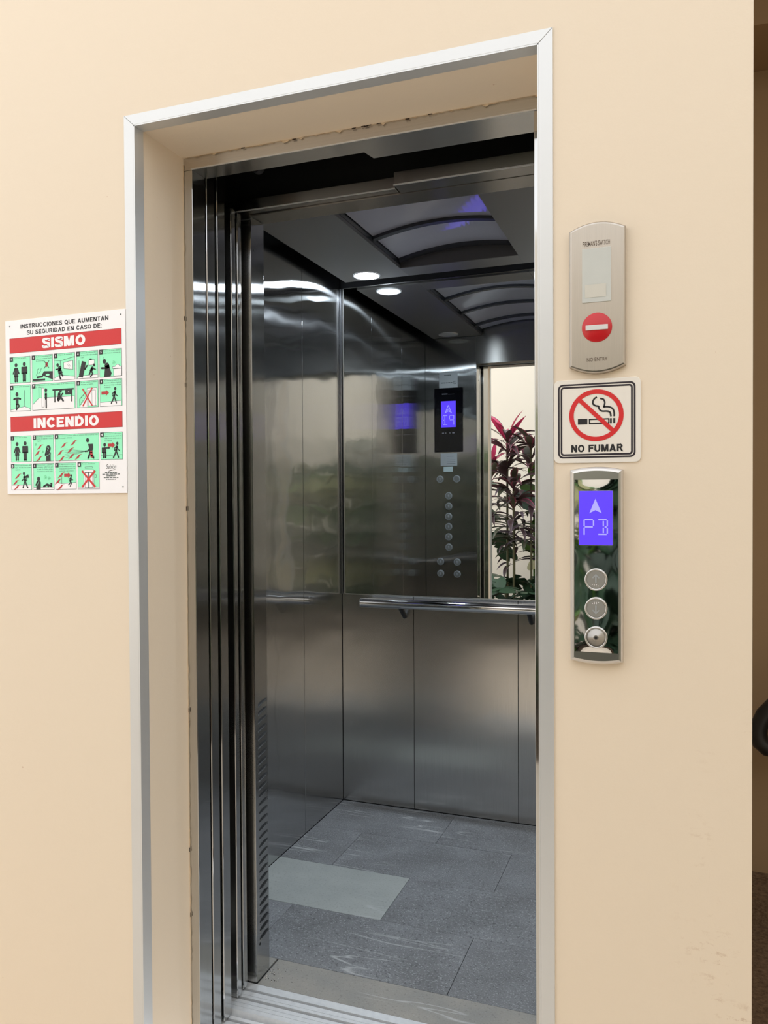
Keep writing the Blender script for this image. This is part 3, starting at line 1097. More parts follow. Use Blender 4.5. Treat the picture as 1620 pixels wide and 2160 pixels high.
b = MB().text(fw, "FIREMAN'S SWITCH", -0.1705, -0.1215, 1.8672, 0.0088, 0.0144, ENGRAVE, 0.008, res=3)
obj('lettering', b, t)
b = MB()
b.text(fw, 'NO ENTRY', -0.1632, -0.1262, 1.6535, 0.0068, 0.0144, ENGRAVE, 0.006, res=3)
obj('lettering', b, t)

# ------------------------------------------------------------------ NO FUMAR sign


def rrect(x0, x1, z0, z1, r, n=6):
    pts = []
    for cx, cz, a0 in ((x1 - r, z0 + r, -PI / 2), (x1 - r, z1 - r, 0), (x0 + r, z1 - r, PI / 2), (x0 + r, z0 + r, PI)):
        for k in range(n + 1):
            a = a0 + PI / 2 * k / n
            pts.append((cx + r * math.cos(a), cz + r * math.sin(a)))
    return pts


def loop_band(mb, fr, po, pi_, h, mat):
    n = len(po)
    mb.add([fr(u, v, h) for u, v in po] + [fr(u, v, h) for u, v in pi_], [(i, (i + 1) % n, n + (i + 1) % n, n + i) for i in range(n)], mat)


t = thing('no_smoking_sign', (-0.1465, 0, 1.465), 'square white no-smoking sign with red ring between the two steel plates', 'sign')
obj('sign_board', MB().prism(rrect(-0.2255, -0.0675, 1.4655, 1.6225, 0.010), fw, 0, 0.003, CREAMW, bev=0.0008), t)
b = MB()
loop_band(b, fw, rrect(-0.2180, -0.0770, 1.4745, 1.6145, 0.0095), rrect(-0.2149, -0.0801, 1.4776, 1.6114, 0.0072), 0.0033, SIGNK)
loop_band(b, fw, rrect(-0.2131, -0.0819, 1.4794, 1.6096, 0.0060), rrect(-0.2099, -0.0851, 1.4826, 1.6064, 0.0033), 0.0033, SIGNK)
obj('border_lines', b, t)
b = MB()
H = 0.0033
b.rect(fw, -0.1810, 1.5378, -0.1636, 1.5484, H, INK)
for p in ([(-0.1604, 1.5468), (-0.1240, 1.5468)], [(-0.1604, 1.5390), (-0.1240, 1.5390)], [(-0.1597, 1.5476), (-0.1597, 1.5382)], [(-0.1247, 1.5476), (-0.1247, 1.5382)]):
    b.stroke(fw, p, 0.0025 if p[0][0] != p[1][0] else 0.0024, H, INK)
b.rect(fw, -0.1226, 1.5382, -0.1192, 1.5478, H, INK)
b.rect(fw, -0.1168, 1.5382, -0.1132, 1.5478, H, INK)


def smooth(pts, n=4):
    out = []
    P = [Vector(p) for p in pts]
    for i in range(len(P) - 1):
        p0, p1, p2, p3 = P[max(i - 1, 0)], P[i], P[i + 1], P[min(i + 2, len(P) - 1)]
        for k in range(n):
            q = k / n
            out.append(0.5 * ((2 * p1) + (p2 - p0) * q + (2 * p0 - 5 * p1 + 4 * p2 - p3) * q * q + (3 * p1 - p0 - 3 * p2 + p3) * q ** 3))
    out.append(P[-1])
    return [(p.x, p.y) for p in out]


b.stroke(fw, smooth([(-.146, 1.588), (-.1505, 1.5855), (-.1535, 1.5805), (-.1530, 1.5755), (-.149, 1.5722), (-.1430, 1.5710)]), 0.0031, H, INK)
b.stroke(fw, smooth([(-.1430, 1.5716), (-.1418, 1.5655), (-.1370, 1.5616), (-.127, 1.5610), (-.1222, 1.5580), (-.1208, 1.5510)]), 0.0031, H, INK)
b.stroke(fw, smooth([(-.1402, 1.5853), (-.1345, 1.5835), (-.1318, 1.5775), (-.1335, 1.5690)]), 0.0031, H, INK)
b.stroke(fw, smooth([(-.1345, 1.5692), (-.126, 1.5692), (-.1185, 1.5660), (-.1152, 1.5590), (-.1150, 1.5510)]), 0.0031, H, INK)
obj('cigarette', b, t, label='black cigarette symbol with two smoke curls')
b = MB()
b.ring(fw, -0.1475, 1.5542, 0.0495, 0.0485, 0.0083, 0.0036, RED)
a = math.radians(-45)
b.stroke(fw, [(-0.1475 - 0.044 * math.cos(PI / 4), 1.5542 + 0.043 * math.sin(PI / 4)), (-0.1475 + 0.044 * math.cos(PI / 4), 1.5542 - 0.043 * math.sin(PI / 4))], 0.0078, 0.00366, RED)
obj('prohibition_ring', b, t, label='red ring with a diagonal bar')
b = bold_text(MB(), fw, 'NO FUMAR', -0.1935, -0.0990, 1.4858, 0.0138, 0.0033, INK, 0.22)
obj('lettering', b, t)

# ------------------------------------------------------------------ landing call panel
t = thing('call_panel', (-0.1465, 0, 1.09), 'chrome call panel with a lit blue floor display, lowest of the wall plates', 'control panel')
b = MB().prism(arc_plate(-0.1945, -0.0985, 1.0945, 1.4515, 0.0060), fw, 0, 0.020, SATIN, bev=0.0075)
obj('housing', b, t)
# polished front: a shallow pressed channel with a wavy face
b = MB()
nx, nz = 14, 44
ix0, ix1, iz0, iz1 = -0.1855, -0.1072, 1.1120, 1.4335
vs = []
for j in range(nz + 1):
    q = j / nz
    zz = iz0 + (iz1 - iz0) * q
    for i in range(nx + 1):
        p = i / nx
        uu = -1 + 2 * p
        xx = ix0 + (ix1 - ix0) * p
        edge = min(1, (1 - abs(uu)) / 0.12) * min(1, q / 0.03, (1 - q) / 0.05)
        wob = 0.0022 * math.sin(2.5 * PI * q + 1.2) * (1 - uu * uu) + 0.0010 * math.sin(6.1 * PI * q) * (1 - uu * uu)
        vs.append((xx, -(0.0204 + edge * (0.0016 - 0.0018 * uu * uu) + wob * edge * 0.55), zz))
fs = [(j * (nx + 1) + i, j * (nx + 1) + i + 1, (j + 1) * (nx + 1) + i + 1, (j + 1) * (nx + 1) + i) for j in range(nz) for i in range(nx)]
b.add(vs, fs, CHROME, True)
obj('polished_face', b, t)
b = MB().box(-0.1765, -0.1165, -0.0255, -0.020, 1.3122, 1.4122, LCD, 0.0006)
sc_ = obj('display_screen', b, t)
g = MB()
fd = front(-0.0256)
g.poly(fd, [(-0.1470, 1.3980), (-0.1580, 1.3710), (-0.1470, 1.3768), (-0.1355, 1.3710)], 0.0003, LCDL)
seg_glyphs(g, fd, (-0.1685, -0.1492), (-0.1418, -0.1245), 1.3310, 1.3605, 0, 0.0003, LCDL, 0.0024)
obj('readout', g, sc_)
b = MB()
for (x0, x1, z0, z1) in ((-0.1775, -0.1155, 1.4122, 1.4132), (-0.1775, -0.1155, 1.3112, 1.3122), (-0.1775, -0.1765, 1.3112, 1.4132), (-0.1165, -0.1155, 1.3112, 1.4132)):
    b.box(x0, x1, -0.0258, -0.020, z0, z1, SATIN)
obj('display_bezel', b, t)
for z, kind in ((1.2480, 'up'), (1.1945, 'down'), (1.1405, 'key')):
    b = MB().lathe(fw, -0.1462, z, [(0.0205, 0.018), (0.0205, 0.0262), (0.0195, 0.0275), (0.0178, 0.0275), (0.0170, 0.0262)], SATIN, 40)
    o = obj('button' if kind != 'key' else 'key_switch', b, t)
    c = MB()
    fb = front(-0.0268)
    if kind != 'key':
        c.lathe(fw, -0.1462, z, [(0.0170, 0.0255), (0.0165, 0.0268)], simple('button_face_' + kind, (0.34, 0.33, 0.30, 1), 0.35, 0.3), 36)
        s_ = 1 if kind == 'up' else -1
        c.stroke(fb, [(-0.1462, z - 0.0055 * s_), (-0.1462, z + 0.0085 * s_)], 0.0026, 0.0004, LABELG)
        c.stroke(fb, [(-0.1522, z + 0.0030 * s_), (-0.1462, z + 0.0090 * s_), (-0.1402, z + 0.0030 * s_)], 0.0024, 0.00045, LABELG)
        for q in range(4):
            for r_ in range(2):
                if (q * 3 + r_) % 4 != 1:
                    c.ell(fb, -0.1522 + q * 0.0036, z - s_ * (0.0090 + r_ * 0.0026), 0.0007, 0.0007, 0.0004, WHITE, 8)
        obj('button_face', c, o)
    else:
        c.lathe(fw, -0.1462, z, [(0.0170, 0.0255), (0.0165, 0.0266), (0.0062, 0.0268), (0.0058, 0.0285), (0.0035, 0.0285)], simple('key_face', (0.42, 0.40, 0.37, 1), 0.32, 0.9), 36)
        obj('key_barrel', c, o)
        c = MB().lathe(fw, -0.1462, z, [(0.0036, 0.0284), (0.0002, 0.0287)], BLACK, 20)
        obj('key_slot', c, o)

# ------------------------------------------------------------------ safety poster
PX0, PX1, PZ0, PZ1 = -1.5725, -1.2118, 1.4170, 1.8460
t = thing('safety_poster', (-1.39, 0, PZ0), 'white safety poster with red banners and green pictograms left of the doorway', 'poster')
obj('poster_sheet', MB().box(PX0, PX1, -0.0040, -0.0002, PZ0, PZ1, WHITE, 0.0004), t)
PH = 0.0042
b = bold_text(MB(), fw, 'INSTRUCCIONES QUE AUMENTAN', -1.524, -1.2595, 1.8240, 0.0103, PH, INK, 0.19, 0.13)
obj('heading', b, t)
b = bold_text(MB(), fw, 'SU SEGURIDAD EN CASO DE:', -1.504, -1.2790, 1.8078, 0.0103, PH, INK, 0.19, 0.13)
obj('heading', b, t)
for z0, z1, w_, u0, u1, zb, hh in ((1.7650, 1.8020, 'SISMO', -1.4565, -1.3270, 1.7712, 0.0245), (1.5715, 1.6085, 'INCENDIO', -1.4865, -1.2905, 1.5778, 0.0245)):
    b = MB().rect(fw, -1.5595, z0, -1.2225, z1, PH, INK)
    b.rect(fw, -1.5590, z0 + .0005, -1.2230, z1 - .0005, PH + .0002, RED)
    bold_text(b, fw, w_, u0, u1, zb, hh, PH + .0004, WHITE, 0.24)
    obj('banner', b, t)
for x, z in ((-1.558, 1.832), (-1.224, 1.834), (-1.223, 1.432)):
    b = MB()
    b.lathe(fw, x, z, [(0.0016, 0.004), (0.0014, 0.0052), (0.0003, 0.0054)], INKG, 12)
    obj('nail_head', b, t)


class Pic:
    """one pictogram square; local units: 1 = panel height"""
    def __init__(s, x0, x1, z0, z1, num, cap):
        s.b = MB()
        s.x0, s.z0, s.k = x0, z0, z1 - z0
        s.W = (x1 - x0) / s.k
        s.h = PH
        s.fr = lambda u, v, h: (x0 + u * s.k, -h, z0 + v * s.k)
        s.num, s.cap = num, cap
        s.b.rect(s.fr, 0, 0, s.W, 1, PH, INKG)
        s.b.rect(s.fr, .014, .014, s.W - .014, .986, PH + .0001, GREEN)
        s.lay = PH + .0002

    def nx(s):
        s.lay += .00004
        return s.lay

    def poly(s, pts, m=INK):
        s.b.poly(s.fr, pts, s.nx(), m)
        return s

    def rect(s, a, b_, c, d_, m=INK):
        s.b.rect(s.fr, a, b_, c, d_, s.nx(), m)
        return s

    def frame(s, a, b_, c, d_, m=WHITE):
        s.rect(a, b_, c, d_, INKG)
        return s.rect(a + .012, b_ + .012, c - .012, d_ - .012, m)

    def el(s, cu, cv, r, r2_=None, m=INK):
        s.b.ell(s.fr, cu, cv, r, r2_ or r, s.nx(), m, 18)
        return s

    def limb(s, pts, w, m=INK):
        s.b.stroke(s.fr, pts, w, s.nx(), m, True)
        return s

    def line(s, pts, w=.014, m=INKG):
        s.b.stroke(s.fr, pts, w, s.nx(), m)
        return s

    def arrow(s, u0, u1, v, m=REDD):
        d_ = u1 - u0
        return s.poly([(u0, v - .055), (u0 + d_ * .6, v - .055), (u0 + d_ * .6, v - .11), (u1, v), (u0 + d_ * .6, v + .11), (u0 + d_ * .6, v + .055), (u0, v + .055)], m)

    def flame(s, u, v, l=.25):
        p = smooth([(u - l * .55, v - l * .35), (u - l * .15, v + l * .05), (u + l * .15, v + l * .30), (u + l * .6, v + l * .34)], 3)
        q = smooth([(u + l * .6, v + l * .34), (u + l * .28, v + l * .22), (u + l * .1, v - l * .05), (u - l * .12, v - l * .18), (u - l * .55, v - l * .35)], 3)
        return s.poly(p + q[1:-1], REDD)

    def smoke(s, u, v, r):
        for du, dv in ((0, 0), (r, .4 * r), (.3 * r, r)):
            s.b.ring(s.fr, u + du, v + dv, r * .55, r * .55, .008, s.nx(), simple_smoke, 12)
        return s

    def man(s, cx, base, hgt, woman=False):
        r = hgt * .105
        s.el(cx, base + hgt * .89, r * .9, r)
        if woman:
            s.poly([(cx - .055 * hgt, base + .75 * hgt), (cx + .055 * hgt, base + .75 * hgt), (cx + .10 * hgt, base + .55 * hgt), (cx + .155 * hgt, base + .28 * hgt), (cx - .155 * hgt, base + .28 * hgt), (cx - .10 * hgt, base + .55 * hgt)])
            for q in (-1, 1):
                s.limb([(cx + q * .075 * hgt, base + .71 * hgt), (cx + q * .19 * hgt, base + .44 * hgt)], .075 * hgt)
                s.limb([(cx + q * .062 * hgt, base + .30 * hgt), (cx + q * .062 * hgt, base + .03 * hgt)], .09 * hgt)
        else:
            s.rect(cx - .105 * hgt, base + .42 * hgt, cx + .105 * hgt, base + .755 * hgt)
            for q in (-1, 1):
                s.limb([(cx + q * .145 * hgt, base + .72 * hgt), (cx + q * .15 * hgt, base + .42 * hgt)], .08 * hgt)
                s.limb([(cx + q * .055 * hgt, base + .45 * hgt), (cx + q * .055 * hgt, base + .03 * hgt)], .095 * hgt)
            s.rect(cx - .13 * hgt, base + .69 * hgt, cx + .13 * hgt, base + .755 * hgt)
        return s

    def walker(s, cx, base, hgt, d=1, run=False):
        lean = .06 * d * hgt
        s.el(cx + lean * 1.6, base + hgt * .90, hgt * .085, hgt * .10)
        s.limb([(cx + lean, base + .70 * hgt), (cx, base + .46 * hgt)], .16 * hgt)
        s.limb([(cx + lean - .05 * d * hgt, base + .72 * hgt), (cx - .13 * d * hgt, base + .60 * hgt), (cx - .12 * d * hgt, base + .46 * hgt)], .055 * hgt)
        s.limb([(cx + lean + .05 * d * hgt, base + .70 * hgt), (cx + .13 * d * hgt, base + .55 * hgt), (cx + .26 * d * hgt, base + (.56 if run else .45) * hgt)], .055 * hgt)
        if run:
            s.limb([(cx, base + .44 * hgt), (cx + .14 * d * hgt, base + .30 * hgt), (cx - .02 * d * hgt, base + .04 * hgt)], .08 * hgt)
            s.limb([(cx, base + .44 * hgt), (cx - .02 * d * hgt, base + .28 * hgt), (cx - .19 * d * hgt, base + .16 * hgt)], .08 * hgt)
        else:
            s.limb([(cx, base + .46 * hgt), (cx + .10 * d * hgt, base + .24 * hgt), (cx + .17 * d * hgt, base + .03 * hgt)], .085 * hgt)
            s.limb([(cx, base + .46 * hgt), (cx - .08 * d * hgt, base + .24 * hgt), (cx - .20 * d * hgt, base + .03 * hgt)], .085 * hgt)
        return s

    def finish(s):
        s.rect(0, .835, .155, 1.0, INK)
        s.b.text(s.fr, str(s.num), .04, .12, .875, .085, s.nx(), WHITE, 0.03, fit=False, align='C')
        y = .925
        for ln_ in s.cap:
            wmax = s.W - .24
            w_ = min(wmax, len(ln_) * .034)
            s.b.text(s.fr, ln_, .20, .20 + w_, y, .042, s.nx(), INKG, 0.0, res=1)
            y -= .082
        obj('pictogram', s.b, t)


simple_smoke = simple('smoke_line', lin(110, 196, 146), 0.5)
A, B_, C_, D_, E_ = (-1.5590, -1.4945), (-1.4895, -1.4255), (-1.4215, -1.3585), (-1.3540, -1.2905), (-1.2865, -1.2225)
R1, R2, R3, R4 = (1.6905, 1.7555), (1.6215, 1.6855), (1.4960, 1.5605), (1.4270, 1.4915)
# earthquake row 1
p = Pic(*A, *R1, 1, ['Conserve la calma.'])
p.man(.30, .05, .72, True).man(.70, .05, .74).finish()
p = Pic(*B_, *R1, 2, ['Reduzca inmediatamente', 'objetos y cualquier fuente', 'de incendio.'])
p.rect(.03, .04, .62, .11).limb([(.25, .17), (.48, .19), (.60, .32)], .07).poly([(.47, .26), (.58, .38), (.975, .36), (.975, .06), (.60, .19)])
p.el(.74, .24, .09, .045, GREEN).line([(.20, .25), (.26, .34), (.24, .44), (.33, .50)], .012).line([(.30, .30), (.40, .38), (.45, .50)], .012)
p.el(.70, .62, .06, .09, REDD).line([(.58, .48), (.82, .77)], .02, INK).line([(.58, .77), (.82, .48)], .02, INK).finish()
p = Pic(*C_, *R1, 3, ['Aléjese de ventanas.'])
p.poly([(.014, .10), (.30, .19), (.955, .10), (.955, .014), (.014, .014)], WHITE).line([(.02, .10), (.30, .19), (.96, .12)]).line([(.30, .19), (.30, .72)]).line([(.02, .76), (.30, .72), (.96, .84)])
p.poly([(.45, .42), (.88, .36), (.88, .71), (.45, .65)], INKG).poly([(.465, .433), (.866, .376), (.866, .693), (.465, .637)], WHITE).line([(.62, .58), (.72, .45)], .01).line([(.68, .60), (.78, .47)], .01)
p.el(.17, .57, .055, .07).limb([(.27, .46), (.26, .34)], .15).limb([(.24, .42), (.09, .41)], .05).poly([(.18, .33), (.36, .36), (.40, .26), (.22, .22)]).limb([(.25, .28), (.25, .16), (.31, .05)], .06).limb([(.31, .28), (.40, .16)], .06).finish()
p = Pic(*D_, *R1, 4, ['Retírese de estantes, libre-', 'ros y muebles que puedan', 'caer.'])
p.poly([(.014, .014), (.08, .10), (.955, .13), (.955, .014)], WHITE).line([(.02, .02), (.10, .10), (.96, .13)]).line([(.12, .10), (.12, .68)])
p.poly([(.10, .07), (.29, .04), (.44, .60), (.25, .65)]).limb([(.38, .34), (.48, .46)], .06).frame(.55, .47, .82, .67).el(.65, .69, .06, .025)
p.el(.80, .47, .045, .055).limb([(.72, .36), (.66, .26)], .12).limb([(.75, .34), (.86, .31)], .04).limb([(.66, .26), (.74, .16), (.64, .06)], .05).limb([(.65, .25), (.58, .14)], .05).finish()
p = Pic(*E_, *R1, 5, ['Retírese de zonas calientes', 'como hornos, calderas, etc.'])
p.el(.22, .57, .075, .09).line([(.20, .66), (.20, .74)]).limb([(.33, .42), (.36, .30)], .20).limb([(.28, .32), (.10, .33)], .07).poly([(.24, .28), (.46, .30), (.54, .12), (.48, .014), (.20, .014)])
p.frame(.62, .014, .975, .28).frame(.58, .28, .975, .36).el(.80, .36, .09, .07, INKG).el(.80, .36, .078, .06, WHITE).rect(.70, .30, .90, .358, WHITE).smoke(.62, .48, .06).finish()
# earthquake row 2
p = Pic(*A, *R2, 6, ['Vé a la esquina más cercana.'])
p.poly([(.014, .06), (.70, .17), (.97, .08), (.97, .014), (.014, .014)], WHITE).line([(.02, .06), (.70, .17), (.98, .08)]).line([(.70, .17), (.70, .80)])
p.el(.33, .65, .07, .085).limb([(.18, .47), (.28, .50), (.40, .50), (.50, .47)], .07).rect(.27, .24, .40, .53).limb([(.31, .28), (.31, .07)], .065).limb([(.38, .28), (.44, .20), (.36, .12)], .055).finish()
p = Pic(B_[0], C_[1], *R2, 7, ['Colóquese junto a una columna o debajo de un escritorio, mesa', 'o silla.'])
p.poly([(.014, .22), (.32, .46), (2.0, .46), (2.0, .014), (.014, .014)], WHITE).line([(.02, .22), (.32, .46), (2.02, .46)]).line([(.32, .46), (.32, .80)])
p.frame(.45, .10, .58, .84).el(.66, .74, .06, .075).limb([(.66, .60), (.66, .42)], .10).limb([(.67, .40), (.67, .08)], .065)
p.rect(.98, .70, 1.98, .755).rect(1.06, .26, 1.11, .70).rect(1.86, .26, 1.91, .70).rect(1.58, .53, 1.88, .70).rect(1.71, .62, 1.77, .635, WHITE)
p.el(1.36, .68, .06, .06).limb([(1.30, .58), (1.25, .36)], .11).limb([(1.33, .45), (1.46, .58)], .05).limb([(1.25, .32), (1.38, .44), (1.48, .30)], .07).finish()
p = Pic(*D_, *R2, 8, ['No use escaleras ni elevador', 'durante el sismo.'])
p.poly([(.14, .05), (.46, .42), (.48, .42), (.48, .014), (.14, .014)], WHITE).line([(.13, .06), (.13, .33), (.44, .58)], .022).frame(.47, .05, .93, .72).frame(.53, .05, .87, .64).line([(.70, .06), (.70, .63)])
for i in range(5):
    p.line([(.15 + i * .065, .05 + i * .075), (.15 + i * .065, .125 + i * .075), (.215 + i * .065, .125 + i * .075)], .012)
p.line([(.27, .70), (.72, .05)], .05, RED).line([(.72, .72), (.27, .05)], .05, RED).finish()
p = Pic(*E_, *R2, 9, ['Al terminar el sismo, si es', 'necesario, diríjase a la zona', 'de menor riesgo en forma', 'ordenada.'])
p.poly([(.014, .014), (.955, .014), (.955, .19), (.014, .155)], WHITE).line([(.02, .155), (.96, .19)])
p.walker(.64, .09, .60, 1).arrow(.08, .42, .50).finish()
# fire row 1
p = Pic(*A, *R3, 1, ['Conserve la calma.'])
p.man(.30, .05, .72, True).man(.70, .05, .74).finish()
p = Pic(*B_, *R3, 2, ['Identifique de inmediato y', 'active la alarma o avise', 'rápido.'])
for u, v in ((.33, .54), (.22, .31), (.30, .10)):
    p.flame(u, v, .30)
p.smoke(.12, .62, .05).smoke(.45, .34, .05)
p.el(.74, .48, .11, .125).rect(.63, .014, .84, .32).el(.72, .30, .13, .08).limb([(.60, .24), (.66, .42)], .07).line([(.68, .52), (.72, .55), (.76, .50), (.70, .40)], .014, GREEN).line([(.62, .20), (.74, .23), (.82, .30)], .012, GREEN).finish()
p = Pic(C_[0], D_[1], *R3, 3, ['Si conoce su manejo, utilice el extintor más cercano y trate', 'de apagar el fuego.'])
for u, v in ((.42, .58), (.25, .30), (.33, .08), (.88, .66), (.72, .38), (.78, .16), (1.08, .13)):
    p.flame(u, v, .30)
for q in range(6):
    p.line([(1.42, .34), (.45, .10 + .07 * q)], .006)
p.el(1.52, .74, .065, .08).poly([(1.54, .60), (1.76, .60), (1.76, .40), (1.70, .30), (1.60, .30), (1.58, .46)]).limb([(1.60, .40), (1.52, .34), (1.40, .33)], .05)
p.limb([(1.64, .30), (1.54, .08)], .07).limb([(1.68, .30), (1.78, .08)], .07).limb([(1.69, .30), (1.70, .14)], .10, REDD).finish()
p = Pic(*E_, *R3, 4, ['Obedezca las indicaciones', 'del personal capacitado pa-', 'ra la pronta salida a la zo-', 'na segura.'])
p.line([(.02, .15), (.96, .17)]).el(.19, .55, .06, .07).rect(.11, .26, .26, .45).limb([(.09, .43), (.09, .26)], .05).limb([(.18, .43), (.40, .43)], .055).limb([(.15, .28), (.15, .08)], .065).limb([(.23, .28), (.23, .08)], .065)
p.walker(.70, .06, .58, 1).arrow(.34, .66, .53).finish()
# fire row 2
p = Pic(*A, *R4, 5, ['Aléjese rápidamente del', 'lugar. Acuda a las zonas', 'seguras.'])
p.rect(.014, .014, .97, .19, WHITE).line([(.02, .19), (.97, .19)])
for u, v in ((.33, .52), (.22, .28), (.28, .10)):
    p.flame(u, v, .30)
p.walker(.68, .07, .62, -1).limb([(.72, .50), (.82, .56)], .06).el(.82, .50, .045).finish()
p = Pic(*B_, *R4, 6, ['Moje un trapo o pañuelo y', 'colóquelo sobre la boca y', 'la nariz. Si el humo es den-', 'so arrástrese por el suelo.'])
p.rect(.014, .014, .97, .085, WHITE).line([(.02, .09), (.97, .09)]).el(.25, .41, .075, .085).rect(.14, .014, .35, .28).el(.245, .28, .105, .06).limb([(.12, .18), (.20, .30)], .05).line([(.16, .14), (.27, .32)], .012, GREEN)
p.limb([(.50, .12), (.66, .20), (.86, .13)], .075).el(.86, .22, .045).limb([(.66, .19), (.72, .11)], .05).smoke(.55, .44, .07).smoke(.74, .40, .06).finish()
p = Pic(*C_, *R4, 7, ['Si hay evacuación aléjese', 'de las instalaciones: siga', 'todas las indicaciones del', 'personal capacitado.'])
p.poly([(.014, .26), (.30, .22), (.955, .26), (.955, .014), (.014, .014)], WHITE).line([(.02, .27), (.30, .22), (.96, .26)]).line([(.30, .22), (.30, .62)])
for u, v in ((.28, .53), (.14, .30), (.25, .08)):
    p.flame(u, v, .32)
p.walker(.70, .10, .46, 1, True).arrow(.42, .72, .53).finish()
p = Pic(*D_, *R4, 8, ['No use elevadores.'])
p.rect(.014, .014, .97, .075, WHITE).line([(.02, .075), (.97, .075)]).frame(.33, .77, .68, .83, GREEN).frame(.28, .04, .74, .72).frame(.33, .05, .68, .63).rect(.33, .61, .68, .64, INKG).rect(.485, .05, .53, .62, INKG).frame(.78, .42, .85, .54, GREEN)
p.line([(.20, .68), (.80, .08)], .075, RED).line([(.80, .68), (.20, .08)], .075, RED).finish()
b = MB().text(fw, 'Sablón', -1.2705, -1.2420, 1.4748, 0.0105, PH, INK, 0.0, shear=0.25, res=4)
b.stroke(fw, [(-1.2640, 1.4690), (-1.2445, 1.4728)], 0.0012, PH, INK)
for i, w_ in enumerate((.034, .050, .026, .042, .028)):
    smear(b, fw, -1.2570 - w_ / 2, -1.2570 + w_ / 2, 1.4648 - i * .0040, 0.0020, PH, INKG, 10 + i)
obj('maker_mark', b, t)

# ------------------------------------------------------------------ garden behind the viewer, seen in the mirror


def blade(L, W, a0, bend, mat_mid, mat_edge, fold=0.25, pet=0.16, n=9):
    """strap leaf along +x: petiole, lanceolate blade, folded along the midrib"""
    pts = [(0.0, 0.0)]
    ang = a0
    for i in range(n):
        ang = a0 - bend * (i / n) ** 1.3
        pts.append((pts[-1][0] + L / n * math.cos(ang), pts[-1][1] + L / n * math.sin(ang)))
    vs, cols = [], (-1, -0.72, 0, 0.72, 1)
    for i, (x, z) in enumerate(pts):
        q = i / n
        if q < pet:
            w = W * 0.13
        else:
            s_ = (q - pet) / (1 - pet)
            w = W * 0.5 * max(0.02, math.sin(PI * s_ ** 0.75)) + W * 0.02
        for c in cols:
            vs.append((x, c * w, z + abs(c) * w * fold))
    b = MB()
    for i in range(n):
        for j in range(4):
            b.add([], [], mat_mid)
            k = b.slot(mat_edge if j in (0, 3) else mat_mid)
            b.f.append((i * 5 + j, i * 5 + j + 1, (i + 1) * 5 + j + 1, (i + 1) * 5 + j))
            b.mi.append(k)
            b.sm.append(True)
    b.v = vs
    return b


def lobed(L, mat, slits=True):
    """broad heart shaped leaf with cut edges, along +x, slightly cupped"""
    b = MB()
    n = 44
    rim = []
    for i in range(n):
        a = -PI + 2 * PI * (i + 0.5) / n
        r = 0.50 + 0.10 * math.cos(a) - 0.10 * (abs(a) > 2.7) * 2
        if slits and 0.35 < abs(a) < 2.4 and i % 5 == 0:
            r *= 0.55
        x = L * (0.42 + r * math.cos(a) * 1.05)
        y = L * r * math.sin(a) * 0.92
        rim.append((x, y, -0.25 * (y * y) / L - 0.20 * max(0, x - .5 * L) ** 2 / L))
    vs = [(L * 0.30, 0, 0.0)] + rim
    b.add(vs, [(0, 1 + i, 1 + (i + 1) % n) for i in range(n)], mat, True)
    return b


def bare(name, mb):
    me = bpy.data.meshes.new(name)
    me.from_pydata(mb.v, [], mb.f)
    for mt in mb.mats:
        me.materials.append(mt)
    me.polygons.foreach_set('material_index', mb.mi)
    me.polygons.foreach_set('use_smooth', mb.sm)
    me.update()
    return me


LEAF = {
    'pink': [bare('leaf', blade(0.34, 0.055, 1.25, 0.5, PINK, PINK)), bare('leaf', blade(0.36, 0.05, 1.1, 1.1, PINK, MAROON))],
    'dark': [bare('leaf', blade(0.38, 0.085, 0.75, 1.4, MAROON, MAROON)), bare('leaf', blade(0.40, 0.070, 0.55, 1.5, MAROON, EDGE)), bare('leaf', blade(0.34, 0.085, 0.9, 1.0, OLIVE, EDGE))],
    'low': [bare('leaf', blade(0.40, 0.055, 0.45, 1.5, PURPLE, PURPLE)), bare('leaf', blade(0.38, 0.06, 0.25, 1.4, MAROON, PURPLE)), bare('leaf', blade(0.42, 0.07, 0.3, 1.2, OLIVE, DKGREEN))],
}
BIGLEAF = [bare('leaf', lobed(0.34, DKGREEN)), bare('leaf', lobed(0.28, DKGREEN, False)), bare('leaf', lobed(0.30, TEAL, False)), bare('leaf', lobed(0.24, MIDGREEN, False))]


SHRUBLEAF = [bare('leaf', lobed(0.32, DKG2, False)), bare('leaf', lobed(0.30, DKGREEN, False)), bare('leaf', lobed(0.34, DKG2, True)), bare('leaf', lobed(0.30, YELG, False)), bare('leaf', lobed(0.30, DKGREEN, True)), bare('leaf', lobed(0.26, MIDGREEN, False))]


def put_leaf(parent, me, pos, yaw, pitch=0.0, roll=0.0, s_=1.0):
    o = bpy.data.objects.new('leaf', me)
    COL.objects.link(o)
    o.parent = parent
    o.location = Vector(pos) - Vector(parent['_o'])
    o.rotation_euler = (roll, pitch, yaw)
    o.scale = (s_, s_, s_)
    return o


def cordyline(x, y, ztop, zbase, label, levels, rnd, tilt=0.0):
    t = thing('cordyline', (x, y, zbase), label, 'plant', 'pink and maroon garden plants')
    pts = [(x + tilt * (q / 6) ** 2, y, zbase + (ztop - zbase) * q / 6) for q in range(7)]
    obj('stem', MB().tube(pts, 0.012, STEM, 10), t)
    for kind, zc, cnt, spread, sc in levels:
        for i in range(cnt):
            q = i / cnt
            me = rnd.choice(LEAF[kind])
            z = zc + rnd.uniform(-spread, spread)
            f = max(0, min(1, (z - zbase) / (ztop - zbase)))
            put_leaf(t, me, (x + tilt * f * f, y, z), q * 2 * PI * 2.618 + rnd.uniform(-.4, .4), rnd.uniform(-.2, .2), rnd.uniform(-.4, .4), sc * rnd.uniform(.8, 1.15))
    return t


